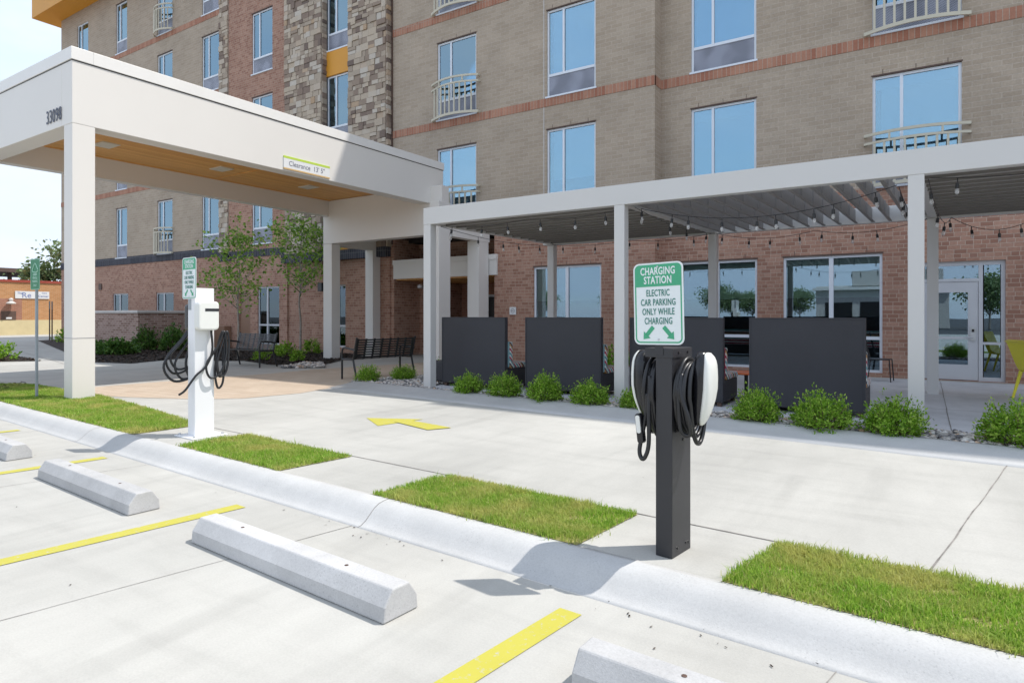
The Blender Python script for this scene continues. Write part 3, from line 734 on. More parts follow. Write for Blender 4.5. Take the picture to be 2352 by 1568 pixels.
# windows
def window(x0, x1, z0, z1, Y, kind):
    y0, y1 = Y+.045, Y+.11; t = .055; mb = MB()
    gh = {'up': .56, 'tower': .55, 'small': 0, 'low': 0, 'side': 0}[kind]
    mat = M['frame'] if kind in ('up', 'tower', 'small') else M['frame_grey'] if kind == 'side' else M['frame']
    zg = z0+gh
    mb.box(x0, x0+t, y0, y1, z0, z1); mb.box(x1-t, x1, y0, y1, z0, z1); mb.box(x0+t, x1-t, y0, y1, z1-t, z1)
    if kind in ('low', 'side'):
        xm = (x0+x1)/2 if kind == 'low' else x0+(x1-x0)*.42; ht = .75 if (z1-z0) > 1.6 else None
        mb.box(xm-.045, xm+.045, y0-.003, y1, z0+t, z1-t); mb.box(x0+t, x1-t, y0, y1, z0, z0+t)
        if ht:
            for a, b in ((x0+t, xm-.045), (xm+.045, x1-t)): mb.box(a, b, y0-.002, y1, z0+ht-.035, z0+ht+.035)
    else:
        xm = x0+(x1-x0)*.34; mb.box(xm-.03, xm+.03, y0-.003, y1, zg+.07, z1-t)
        mb.box(x0+t, x1-t, y0-.004, y1, zg, zg+.07); mb.box(x0-.03, x1+.03, Y-.035, Y+.045, z0-.045, z0+.0)
    w = build('window', mb, mat, HB, world=True)
    pm = MB(); yg = (y0+y1)/2
    pm.box(x0+t*.5, x1-t*.5, yg-.004, yg+.004, zg+.03, z1-t*.5)
    build('pane', pm, M['glass'] if kind in ('up', 'tower', 'small') else M['glass_side'] if kind == 'side' else M['glass_low'], w)
    bm_ = MB(); yb = y1+.05
    if kind in ('up', 'small', 'tower'):
        lo = zg+.03 if rng.random() < .5 else zg+rng.uniform(.15, .5)
        bm_.box(x0+rng.choice((.02, .09, .14, .16)), x1-.02, yb, yb+.01, lo, z1+.02); build('blind', bm_, M[rng.choice(('blind', 'blind', 'blind_b', 'blind_c'))], w)
        if rng.random() < .6: vm = MB(); vm.box(x0+.02, x1-.02, yb-.03, yb-.012, z1-rng.uniform(.18, .34), z1+.02); build('cloud_reflection', vm, M['blind_c'], w)  # pale strip added to imitate a cloud reflection across the pane top
    else:
        lo = fz(1.86) if kind == 'low' else z0+.25
        bm_.box(x0+.02, x1-.02, yb, yb+.01, lo, z1+.02); build('blind', bm_, M['blind_low'], w)
    if kind in ('up', 'low'):
        lm = MB(); lm.box(x0-.02, x1+.02, Y-.004, Y+.03, z1+.0, z1+.035)
        for f in (.12, .5, .85): xx = x0+(x1-x0)*f; lm.box(xx, xx+.012, Y-.003, Y+.01, z1+.03, z1+.13)
        build('lintel', lm, M['rust'], w)
    if gh:
        gm = MB(); gm.box(x0+t, x1-t, y0+.015, y0+.03, z0, zg); build('grille', gm, M['grille'], w)
    return w
for w in wins+low: window(*w)
# balconies
bal_proto = None
def balcony(xc, w, z0, Y):
    global bal_proto
    n = 12; bow = .25; hw = w/2
    def curve(off=0): return [(hw*2*(i/n)-hw, -(.12+bow*(1-((2*i/n)-1)**2))-off) for i in range(n+1)]
    if True:
        c = curve(); b = None
        for zz, h in ((.02, .075), (.945, .05), (1.12, .06)):
            mb = MB()
            for i in range(n):
                (ax, ay), (bx_, by) = c[i], c[i+1]
                mb.add([(ax, ay, zz), (bx_, by, zz), (bx_, by, zz+h), (ax, ay, zz+h), (ax, ay+.035, zz), (bx_, by+.035, zz), (bx_, by+.035, zz+h), (ax, ay+.035, zz+h)],
                       [(0, 1, 2, 3), (4, 7, 6, 5), (3, 2, 6, 7), (0, 4, 5, 1)])
            for sx in (-1, 1): mb.box(sx*hw-.02, sx*hw+.02, -.121, .0, zz+.001, zz+h-.001)
            if b is None:
                b = build('balcony', mb, M['balcony'], HB); b.location = Vector((xc, Y, z0))-Vector(HB.location)
            else: build('rail', mb, M['balcony'], b)
        for i in range(1, 10):
            u = i/10*n; k = int(u); f = u-k; px_ = c[k][0]+(c[min(k+1, n)][0]-c[k][0])*f; py_ = c[k][1]+(c[min(k+1, n)][1]-c[k][1])*f
            q = MB(); q.box(px_-.022, px_+.022, py_+.004, py_+.03, .094, .946); build('baluster', q, M['balcony'], b)
        for i in (3, 9):
            q = MB(); q.box(c[i][0]-.02, c[i][0]+.02, c[i][1]+.004, c[i][1]+.03, .994, 1.121); build('baluster', q, M['balcony'], b)
for z in SILL:
    balcony((F1w[0][0]+F1w[0][1])/2, 1.78, z-.06, YF1); balcony((F0w[1][0]+F0w[1][1])/2, 1.86, z-.06, YF0); balcony((Lw[1][0]+Lw[1][1])/2, 1.45, z-.06, YF1)
# storefront door
x0, x1, z0, z1, Y = DOOR; y0, y1 = Y+.06, Y+.13
mb = MB(); mb.box(x0, x0+.06, y0, y1, z0, z1); mb.box(x1-.07, x1, y0, y1, z0, z1); mb.box(x0+.06, x1-.07, y0, y1, z1-.09, z1)
mb.box(.90, .97, y0, y1, z0, z1-.09); mb.box(x0+.06, .90, y0, y1, 2.16, 2.22); mb.box(.97, x1-.07, y0, y1, z0, z0+.08); mb.box(.97, x1-.07, y0, y1, .88, .93)
df = hp('door_frame', mb, M['frame_grey'])
mb = MB(); mb.box(.99, x1-.08, y0+.03, y0+.036, z0+.08, z1-.09); mb.box(x0+.06, .9, y0+.03, y0+.036, 2.22, z1-.09); build('pane', mb, M['glass_low'], df)
dx0, dx1 = x0+.065, .895; mb = MB(); ya, yb = y0+.012, y0+.058
mb.box(dx0, dx0+.16, ya, yb, z0+.01, 2.155); mb.box(dx1-.17, dx1, ya, yb, z0+.01, 2.155); mb.box(dx0+.16, dx1-.17, ya, yb, 1.94, 2.155); mb.box(dx0+.16, dx1-.17, ya, yb, z0+.01, .46); mb.box(dx0+.16, dx1-.17, ya+.002, yb, .98, 1.03)
dl = hp('door', mb, M['frame_grey'])
mb = MB(); mb.box(dx0+.15, dx1-.16, ya+.02, ya+.028, .45, 1.95); build('pane', mb, M['glass_low'], dl)
mb = MB(); mb.box(dx1-.13, dx1-.045, ya-.02, ya, .96, 1.24); mb.tube([(dx1-.09, ya-.05, 1.02), (dx1-.20, ya-.05, 1.02)], .011); mb.tube([(dx1-.09, ya-.02, 1.02), (dx1-.09, ya-.055, 1.02)], .011); mb.box(dx1-.11, dx1-.065, ya-.03, ya-.019, 1.13, 1.19, 1); build('handle', mb, [M['silver'], M['slot']], dl)
# brown service door, wall fittings
x0, x1, z0, z1, Y = BDOOR; mb = MB(); mb.box(x0, x1, Y+.05, Y+.1, z0, z1); hp('service_door', mb, M['brown_door'])
mb = MB(); mb.box(fx(-23.6), fx(-22.95), YF1-.45, YF1-.14, .14, 1.05); hp('utility_box', mb, M['brown_door'], bevel=.02)
mb = MB(); mb.lathe([(.02, .16), (.10, .12), (.12, .02), (.05, 0)], (ENT[0]+.6, YF1+.62, 2.36), 12); hp('wall_lamp', mb, M['silver'])
mb = MB(); mb.box(fx(-17.62), fx(-17.42), YF1-.35, YF1-.1, 2.32, 2.62); hp('wall_lamp', mb, M['black_metal'])
for xx in (fx(-33.9),): 
    mb = MB(); mb.box(xx-.15, xx+.15, YF1-.04, YF1+.0, 2.75, 3.05); hp('wall_vent', mb, M['rust'])
# entrance canopy
ex0, ex1 = ENT[0]+.02, ENT[1]+.12
mb = MB(); mb.box(ex0, ex1, YF1-.06, YF1+1.2, 2.66, 3.12); mb.box(ex0-.01, ex1+.01, YF1-.09, YF1+1.2, 3.12, 3.27)
ec = hp('entrance_canopy', mb, M['canopy']); mb = MB(); mb.box(ex0+.05, ex1-.2, YF1+.05, YF1+2.9, 2.62, 2.657); build('soffit', mb, M['wood'], ec)

# ------------------------------------------------------------------ porte-cochere
CX0, CX1, CY0, CY1 = -15.55, -11.25, 4.58, 13.75; CB, CT = 4.5, 5.62
PC = thing('drive_through_canopy', (-13.4, 9, Z0), 'pale grey metal drive-through canopy with a cedar soffit and square columns', 'canopy')
def pc(name, mb, mat, **kw): return build(name, mb, mat, PC, world=True, **kw)
mb = MB(); w = .36
mb.box(CX1-w, CX1, CY0, CY1, CB, CT); pc('fascia', mb, M['canopy'], bevel=.008)
mb = MB(); mb.box(CX0, CX1-w, CY0, CY0+w, CB, CT); pc('fascia', mb, M['canopy'], bevel=.008)
mb = MB(); mb.box(CX0, CX0+.25, CY0+w, CY1-.5, CB, CT); pc('fascia', mb, M['canopy'], bevel=.008)
mb = MB(); o = .02; tz = CT-.0
mb.box(CX0-o, CX1+o, CY0-o, CY0+.3, tz-.12, tz+.08); mb.box(CX1-.3, CX1+o, CY0+.3, CY1+o, tz-.12, tz+.08); mb.box(CX0-o, CX0+.2, CY0+.3, CY1+o, tz-.12, tz+.08); pc('coping', mb, M['cap'], bevel=.006)
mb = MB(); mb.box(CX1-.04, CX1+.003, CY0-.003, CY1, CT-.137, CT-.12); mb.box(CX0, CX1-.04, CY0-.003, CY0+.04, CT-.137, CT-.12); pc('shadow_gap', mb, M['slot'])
mb = MB(); mb.box(CX0+.1, CX1-.1, CY0+.1, CY1-.1, CT-.25, CT-.1); pc('roof_deck', mb, M['roof'])
mb = MB(); mb.box(CX0+.25, CX1-w, CY0+w, CY1-.5, 4.97, 5.0)
so = pc('soffit', mb, M['wood']); mb = MB(); mb.box(CX0+.25, CX1-w, 9.45, 9.52, 4.955, 4.97); mb.box(CX0+.25, CX0+.33, CY0+w, 9.45, 4.955, 4.97); mb.box(CX0+.25, CX0+.33, 9.52, CY1-.5, 4.955, 4.97); build('batten', mb, M['wood'], so)
for yy in (6.35, 8.9, 11.45): 
    mb = MB(); mb.box(-14.3, -13.85, yy-.16, yy+.16, 4.945, 4.965); l_ = pc('ceiling_light', mb, M['lamp_lens']); q = MB(); q.box(-14.31, -13.84, yy-.17, yy+.17, 4.95, 4.968); build('trim', q, M['lamp_lens'], l_)
mb = MB(); mb.box(-13.3, -12.85, 12.3, 12.6, 4.945, 4.965); l_ = pc('ceiling_light', mb, M['lamp_lens']); q = MB(); q.box(-13.34, -12.81, 12.26, 12.64, 4.95, 4.968); build('trim', q, M['cap'], l_)
mb = MB(); mb.box(CX0, -10.85, 13.2, 13.5, 3.66, 4.96); pc('fascia', mb, M['canopy'], bevel=.006)           # cross panel
def col(x0, x1, y0, y1, z1): mb = MB(); mb.box(x0, x1, y0, y1, .1, z1); return pc('column', mb, M['canopy'], bevel=.006)
c1 = col(CX1-.29, CX1-.004, CY0+.004, CY0+.335, CB)
q = MB(); q.box(CX1-.295, CX1, CY0, CY0+.339, 1.105, 1.11); build('seam', q, M['grey_text'], c1)
col(CX0, CX0+.29, CY0+.004, CY0+.335, CB)
col(CX0-.02, CX0+.36, 13.22, 13.55, 3.66); col(-11.10, -10.78, 13.0, 13.48, 4.5); col(-11.2, -10.8, 14.8, 15.3, 3.62); col(CX0-.05, CX0+.3, 15.0, 15.34, 3.62)
mb = MB(); mb.box(-11.05, -10.79, 13.5, 15.34, 3.62, 4.3); mb.box(CX0, CX0+.3, 13.5, 15.34, 3.62, 4.3); mb.box(CX0+.3, -11.05, 13.5, 15.34, 3.95, 4.05); pc('link_roof', mb, M['canopy'])
# house number
T_ = Matrix.Translation((-11.87, CY0-.012, 4.70)) @ FACE_Y
nb = text_mesh('33098', .31, M['navy'], 'house_number', PC, Matrix.Translation(-Vector(PC.location)) @ T_, sx=.66, bold=0., ext=.003, spacing=1.12)
# clearance sign
CS = thing('clearance_sign', (CX1, 9.1, 4.5), 'white clearance height sign with a lime stripe on the canopy fascia', 'sign')
mb = MB(); mb.box(CX1+.001, CX1+.02, 8.5, 9.72, 4.565, 4.765); build('sign_panel', mb, M['banner'], CS, world=True)
mb = MB(); mb.box(CX1+.001, CX1+.022, 8.5, 9.72, 4.765, 4.812); build('stripe', mb, M['lime'], CS, world=True)
mb = MB(); mb.box(CX1+.001, CX1+.021, 8.5, 9.72, 4.535, 4.565); build('stripe', mb, M['tanstripe'], CS, world=True)
text_mesh("Clearance  13' 5\"", .15, M['grey_text'], 'lettering', CS, Matrix.Translation(-Vector(CS.location)) @ Matrix.Translation((CX1+.023, 9.10, 4.665)) @ FACE_X, sx=.92)

# ------------------------------------------------------------------ pergola
PG = thing('pergola', (-3.8, 10.8, Z0), 'long pale grey steel patio pergola with louvred roof bays', 'pergola')
def pg(name, mb, mat, **kw): return build(name, mb, mat, PG, world=True, **kw)
BZ0, BZ1, PW = 3.11, 3.41, .165
FXs = [-7.64, -3.90, -.175, 3.55]; RX = [-7.42, -3.68, .02, 3.75]; FY, RY = 8.77, 12.9
for x in FXs: mb = MB(); mb.box(x, x+PW, FY+.004, FY+PW, .1, BZ0); p_ = pg('post', mb, M['pergola'], bevel=.006)
for x in RX: mb = MB(); mb.box(x, x+PW, RY, RY+PW, .1, BZ0); pg('post', mb, M['pergola'], bevel=.006)
mb = MB(); mb.box(-7.64, 6.5, FY, FY+.15, BZ0, BZ1); pg('beam', mb, M['pergola'], bevel=.006)
mb = MB(); mb.box(-7.55, 6.5, RY+.02, RY+.16, BZ0, BZ1-.02); pg('beam', mb, M['pergola'], bevel=.006)
def side_beam(xa, xb):
    mb = MB(); mb.add([(xa, FY+.15, BZ0+.02), (xa+.12, FY+.15, BZ0+.02), (xb+.12, RY+.02, BZ0+.02), (xb, RY+.02, BZ0+.02), (xa, FY+.15, BZ1-.02), (xa+.12, FY+.15, BZ1-.02), (xb+.12, RY+.02, BZ1-.02), (xb, RY+.02, BZ1-.02)],
                      [(0, 1, 2, 3), (4, 5, 6, 7), (0, 1, 5, 4), (1, 2, 6, 5), (2, 3, 7, 6), (3, 0, 4, 7)]); pg('beam', mb, M['pergola'])
for a, b in zip(FXs, RX): side_beam(a+.02, b+.02)
def closed_bay(xa, xb):
    mb = MB(); y = FY+.16
    while y < RY+.0:
        sh = (y-FY)/(RY-FY)*.21
        mb.prism([(y, 3.165), (y+.285, 3.165), (y+.285, 3.21), (y, 3.21)], 'x', xa+sh, xb+sh); mb.box(xa+sh, xb+sh, y+.287, y+.299, 3.128, 3.20, 1); y += .30  # hanging lip, coloured dark to draw the shaded gap
    mb.box(xa+.02, xb+.2, FY+.16, RY, 3.245, 3.26); mb.box(xa+.02, xa+.05, FY+.16, RY, 3.18, 3.25); mb.box(xb-.05, xb-.02, FY+.16, RY, 3.18, 3.25)
    pg('louvre_roof', mb, [M['slat_light'], M['gap_shade']])
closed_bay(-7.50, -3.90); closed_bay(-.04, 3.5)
xx = -3.62
while xx < -.32:
    mb = MB(); x2 = xx+.2; y0, y1 = FY+.16, RY
    for (z0, z1, w) in ((3.13, 3.36, .012), (3.115, 3.13, .05)):
        mb.add([(xx, y0, z0), (xx+w, y0, z0), (x2+w, y1, z0), (x2, y1, z0), (xx, y0, z1), (xx+w, y0, z1), (x2+w, y1, z1), (x2, y1, z1)], [(0, 1, 2, 3), (4, 5, 6, 7), (0, 1, 5, 4), (1, 2, 6, 5), (2, 3, 7, 6), (3, 0, 4, 7)])
    for k in range(1, 5):
        yk = y0+(y1-y0)*k/5; xk = xx+.2*k/5; mb.box(xk-.006, xk+.03, yk-.01, yk+.01, 3.131, 3.36)
    pg('louvre_blade', mb, M['slat']); xx += .262

# string lights
def bulb_proto():
    b = MB(); b.lathe([(.011, .0), (.019, -.018), (.024, -.042), (.019, -.064), (.007, -.078)], (0, 0, -.115), 10)
    s = MB(); s.lathe([(.006, 0), (.006, -.055), (.019, -.06), (.021, -.115), (.015, -.125)], (0, 0, 0), 8)
    bo = build('light_bulb', b, M['bulb'], None, smooth=True); so_ = build('socket', s, M['black_metal'], bo)
    return bo, so_
bp, sp_ = bulb_proto()
first_bulb = [True]
def string(pts, sag, nb_, label):
    """cable hung through a chain of points, sagging between them"""
    path = []
    for a, b in zip(pts[:-1], pts[1:]):
        a, b = Vector(a), Vector(b); n = 14
        for i in range(n): 
            t = i/n; p = a.lerp(b, t); p.z -= sag*4*t*(1-t); path.append(p)
    path.append(Vector(pts[-1]))
    root = thing('string_lights', path[0], label, 'string lights', 'string lights hung under the pergola')
    mb = MB(); mb.tube([p-path[0] for p in path], .005, 5); build('cable', mb, M['cable'], root)
    n = len(path)-1
    for i in range(nb_):
        k = int((i+.5)/nb_*n); p = path[k]-path[0]
        if first_bulb[0]:
            bo, so_ = bp, sp_; first_bulb[0] = False
        else:
            bo = bp.copy(); COL.objects.link(bo); so_ = sp_.copy(); COL.objects.link(so_); so_.parent = bo
        bo.parent = root; bo.location = p-Vector((0, 0, .002)); bo.rotation_euler = (rng.uniform(-.12, .12), rng.uniform(-.12, .12), 0)
zt_ = 3.10
string([(-7.42, 9.0, zt_), (-5.6, 9.05, zt_-.02), (-3.76, 9.0, zt_)], .06, 6, 'string of bulbs along the front beam of the left pergola bay')
string([(-7.42, 9.0, zt_-.01), (-7.2, 12.75, zt_-.02)], .10, 5, 'string of bulbs along the left end of the pergola')
string([(-7.2, 12.75, zt_), (-5.3, 12.75, zt_-.03), (-3.55, 12.75, zt_)], .06, 5, 'string of bulbs along the rear beam of the left pergola bay')
string([(-3.68, 9.05, zt_), (-3.5, 12.8, zt_)], .10, 4, 'string of bulbs under the beam behind the middle front post')
string([(-3.6, 9.1, zt_-.02), (-.30, 9.3, zt_)], .26, 9, 'sagging string of bulbs across the open louvred middle bay')
string([(-3.5, 12.8, zt_), (-1.7, 12.75, zt_-.08), (.02, 12.8, zt_)], .12, 8, 'string of bulbs along the rear beam of the middle bay above the windows')
string([(-.28, 9.3, zt_-.02), (-.1, 12.7, zt_)], .12, 6, 'string of bulbs just left of the right front post')
string([(.03, 9.0, zt_-.02), (.35, 12.6, zt_-.03), (1.6, 12.6, zt_), (3.4, 12.6, zt_)], .26, 11, 'sagging string of bulbs above the patio door')
string([(.05, 9.05, zt_), (1.9, 9.1, zt_), (3.4, 9.1, zt_)], .05, 6, 'string of bulbs along the front beam of the right pergola bay')

# ------------------------------------------------------------------ high-back patio booths
def booth():
    r = thing('high_back_sofa', (0, 0, Z0), '', 'outdoor sofa', 'high-backed wicker sofas under the pergola')
    mb = MB(); mb.box(-.715, .715, 0, .09, .07, 1.30); build('back_panel', mb, M['wicker'], r, bevel=.015)
    mb = MB(); mb.box(-.722, .722, -.006, .096, 1.285, 1.306); mb.box(.700, .7225, -.007, .095, .07, 1.284); mb.box(-.7225, -.700, -.007, .095, .07, 1.284); build('trim', mb, M['wicker'], r, bevel=.004)
    mb = MB(); mb.box(-.715, .72, .09, .86, .07, .38); build('seat_base', mb, M['wicker'], r, bevel=.02)
    mb = MB(); mb.box(-.70, .73, .21, .87, .38, .47); build('seat_cushion', mb, M['stripe'], r, bevel=.02)
    mb = MB(); mb.box(-.70, .725, .17, .26, .40, .86); build('back_cushion', mb, M['stripe'], r, bevel=.02)
    mb = MB(); mb.box(-.69, .718, .10, .168, .40, .87); build('bolster', mb, M['teal'], r, bevel=.02)
    for sx in (-.66, .66):
        for sy in (.06, .8): mb = MB(); mb.box(sx-.03, sx+.03, sy-.03, sy+.03, -.02, .07); build('foot', mb, M['rust'], r)
    return r
b0 = booth()
sofas = [(-7.0, 9.40, 'dark wicker high-back sofa beside the left end post of the pergola'), (-5.13, 9.40, 'dark wicker high-back sofa just left of the middle front post'),
         (-3.19, 9.40, 'dark wicker high-back sofa partly hidden behind the charging station sign'), (-1.37, 9.36, 'dark wicker high-back sofa between the charging post and the right front post')]
for i, (x, y, lb) in enumerate(sofas):
    if i == 0: b0.location = (x, y, Z0); b0['label'] = lb
    else:
        d = dup(b0, (x, y, Z0), 0, lb)
        if i >= 2:
            for c in d.children:
                if c.name.startswith('bolster'): c.data = c.data.copy(); c.data.materials.clear(); c.data.materials.append(M['crimson'])
ot = thing('ottoman', (-7.95, 9.5, Z0), 'low dark wicker ottoman at the left end of the row of sofas', 'ottoman')
mb = MB(); mb.box(-.2, .2, -.0, .55, .07, .45); build('body', mb, M['wicker'], ot, bevel=.02)
for sx in (-.16, .16):
    for sy in (.05, .5): mb = MB(); mb.box(sx-.02, sx+.02, sy-.02, sy+.02, -.02, .07); build('foot', mb, M['rust'], ot)
# orange side table
st = thing('side_table', (-2.42, 10.62, Z0), 'small round orange side table behind the wicker sofas', 'table')
mb = MB(); mb.lathe([(.0, .40), (.27, .40), (.28, .415), (.27, .43), (0, .43)], (0, 0, 0), 24); build('table_top', mb, M['orange_plastic'], st)
mb = MB(); mb.lathe([(.18, .0), (.18, .015), (.03, .03), (.03, .40)], (0, 0, 0), 12); build('pedestal', mb, M['black_metal'], st)
# metal cafe chairs
def cafe_chair(loc, rz, label):
    r = thing('cafe_chair', loc, label, 'chair', 'black metal chairs along the hotel windows', rz)
    mb = MB(); mb.box(-.2, .2, -.2, .2, .44, .46); build('seat', mb, M['black_metal'], r, bevel=.008)
    mb = MB(); pts = smooth_path([(-.19, -.2, .45), (-.19, -.26, .7), (-.15, -.30, .9), (0, -.31, .95), (.15, -.30, .9), (.19, -.26, .7), (.19, -.2, .45)], 5); mb.tube(pts, .012, 6)
    for k in (-.09, -.03, .03, .09): mb.tube([(k, -.2, .46), (k, -.305, .93)], .006, 5)
    build('backrest', mb, M['black_metal'], r)
    for sx in (-.19, .19):
        for sy, ey in ((-.19, -.25), (.19, .22)): mb = MB(); mb.tube([(sx, sy, .45), (sx*1.1, ey, 0)], .011, 6); build('leg', mb, M['black_metal'], r)
cafe_chair((-.78, 14.9, Z0), R(-95), 'black metal chair in front of the window nearest the patio door')
cafe_chair((-2.75, 14.6, Z0), R(100), 'black metal chair showing between the two right-hand wicker sofas')
# yellow chair at the right edge
yc = thing('plastic_chair', (1.50, 12.95, Z0), 'yellow moulded plastic chair on the patio by the right edge', 'chair', rz=R(28))
mb = MB(); bx = smooth_path([(-.38, 0, .92), (-.33, 0, .88), (-.20, 0, .55), (-.12, 0, .44), (.05, 0, .42), (.30, 0, .44)], 5)
for i in range(len(bx)-1):
    a, b = bx[i], bx[i+1]
    for t in (0,): mb.add([(a.x, -.22, a.z), (b.x, -.22, b.z), (b.x, .22, b.z), (a.x, .22, a.z), (a.x+.07, -.22, a.z+.03), (b.x+.07, -.22, b.z+.03), (b.x+.07, .22, b.z+.03), (a.x+.07, .22, a.z+.03)], [(0, 1, 2, 3), (4, 7, 6, 5), (0, 4, 5, 1), (3, 2, 6, 7), (0, 3, 7, 4), (1, 5, 6, 2)])
build('seat_shell', mb, M['yellow_plastic'], yc)
for sy in (-.2, .2):
    for a, b in ((-.13, -.25), (.2, .27)): mb = MB(); mb.tube([(a, sy, .44), (b, sy*1.05, 0)], [.028, .018], 8); build('leg', mb, M['yellow_plastic'], yc)

# ------------------------------------------------------------------ benches
def bench(loc, rz, label):
    """front of the bench faces local -Y; length 1.5 along X"""
    r = thing('park_bench', loc, label, 'bench', 'black slatted steel benches', rz); hw = .74
    mb = MB()
    for k in range(6): mb.box(-hw, hw, -.44+k*.072, -.44+k*.072+.045, .43, .445)
    for x in np.linspace(-hw, hw-.03, 8): mb.box(x, x+.03, -.44, -.03, .426, .43)
    build('seat', mb, M['black_metal'], r)
    mb = MB(); A = Matrix.Translation((0, -.02, .44)) @ Matrix.Rotation(R(-14), 4, 'X')
    for k in range(8): mb.box(-hw, hw, -.006, .006, .02+k*.052, .02+k*.052+.032, 0, A)
    for x in np.linspace(-hw, hw-.045, 8): mb.box(x, x+.045, -.0075, .0075, .0, .43, 0, A)
    build('backrest', mb, M['black_metal'], r)
    for sx in (-hw-.02, hw+.02):
        mb = MB(); mb.tube(smooth_path([(sx, -.44, 0), (sx, -.44, .35), (sx, -.44, .58), (sx, -.36, .66), (sx, -.15, .645), (sx, .06, .62)], 5), .022, 8)
        build('arm_leg', mb, M['black_metal'], r)
        mb = MB(); mb.tube([(sx, .09, 0), (sx, -.03, .42), (sx, .10, .88)], .022, 8); mb.tube([(sx, -.44, .42), (sx, -.03, .42)], .018, 8); build('rear_leg', mb, M['black_metal'], r)
bench((-15.0, 10.45, Z0), R(2), 'black steel bench between the white charging post and the young trees')
bench((-9.72, 9.9, Z0), R(-99), 'black steel bench seen from behind, next to two shrubs by the pergola end post')

# ------------------------------------------------------------------ charging stations
def sign_parts(root, M4, post_text=True):
    """12 x 18 inch parking sign facing local -Y, M4 = centre"""
    inv = M4
    def P(mb, name, mat, parent): return build(name, mb, mat, parent)
    pan = MB(); pan.prism(rrect(.305, .457, .035), 'z', -.0025, .0, 0, inv @ FACE_Y); sp = P(pan, 'sign_panel', M['sign_white'], root)
    # green border ring
    mb = MB(); o = rrect(.287, .439, .028); i_ = rrect(.271, .423, .021); n = len(o)
    mb.add([(*p, .0006) for p in o]+[(*p, .0006) for p in i_], [(k, (k+1) % n, n+(k+1) % n, n+k) for k in range(n)])
    mb.v = [tuple(inv @ FACE_Y @ Vector(v)) for v in mb.v]; P(mb, 'border', M['sign_green'], sp)
    mb = MB(); top = [p for p in rrect(.287, .439, .028) if p[1] > 0]; pts = top+[(-.1435, .096), (.1435, .096)]
    mb.add([(*p, .0009) for p in pts], [tuple(range(len(pts)))]); mb.v = [tuple(inv @ FACE_Y @ Vector(v)) for v in mb.v]; P(mb, 'header', M['sign_green'], sp)
    def T(txt, y, size, mat, sx, bold): text_mesh(txt, size, mat, 'lettering', sp, inv @ FACE_Y @ Matrix.Translation((0, y, .0016)), sx=sx, bold=bold, ext=.0004, spacing=1.06)
    T('CHARGING', .180, .058, M['sign_white'], .68, .0013); T('STATION', .130, .058, M['sign_white'], .68, .0013)
    for t, y in (('ELECTRIC', .058), ('CAR PARKING', .006), ('ONLY WHILE', -.046), ('CHARGING', -.098)): T(t, y, .052, M['sign_text'], .61, .0006)
    for s in (-1, 1):
        mb = MB(); a = Matrix.Translation((s*.064, -.165, .0012)) @ Matrix.Rotation(s*R(42), 4, 'Z')
        for pts in ([(-.012, -.012), (.012, -.012), (.012, .048), (-.012, .048)], [(-.028, -.010), (0, -.045), (.028, -.010)]):
            mb.add([tuple(inv @ FACE_Y @ a @ Vector((p[0], p[1], 0))) for p in pts], [tuple(range(len(pts)))])
        P(mb, 'arrow', M['sign_green'], sp)
    mb = MB()
    for y in (.205, -.2): mb.lathe([(.006, 0), (.006, .003), (.003, .004)], (0, y, .0), 8)
    mb.v = [tuple(inv @ FACE_Y @ Vector(v)) for v in mb.v]; P(mb, 'bolt', M['silver'], sp)
    return sp
# black station, local frame: +X right along kerb, -Y to the lot
BS = thing('charging_station', (-1.20, 3.52, Z0), 'charcoal double charging post with coiled black cables and a green and white sign', 'charging station', rz=R(-8))
mb = MB(); mb.box(-.050, .050, -.115, .115, 0, 1.155); build('post', mb, M['charger_post'], BS, bevel=.004)
mb = MB(); mb.box(-.115, .056, -.119, .12, 1.105, 1.157); build('head_bracket', mb, M['charger_post'], BS, bevel=.003)
mb = MB()
for z in (.06, .72): 
    for y in (-.06, .06): mb.lathe([(.007, 0), (.007, .004), (.004, .006)], (0, 0, 0), 8); 
mb = MB()
for (y, z) in ((-.05, .045), (.055, .05), (-.075, .70), (.06, .72), (.075, .69), (.085, .045), (.02, .64)):
    q = [(math.cos(a)*.008, math.sin(a)*.008) for a in np.linspace(0, 6.28, 9)[:-1]]
    mb.prism(q, 'x', .050, .055, 0, Matrix.Translation((0, y, z)))
for y in (-.05, .06): mb.prism([(math.cos(a)*.008, math.sin(a)*.008) for a in np.linspace(0, 6.28, 9)[:-1]], 'x', .056, .061, 0, Matrix.Translation((0, y, 1.132)))
build('bolt', mb, M['slot'], BS)
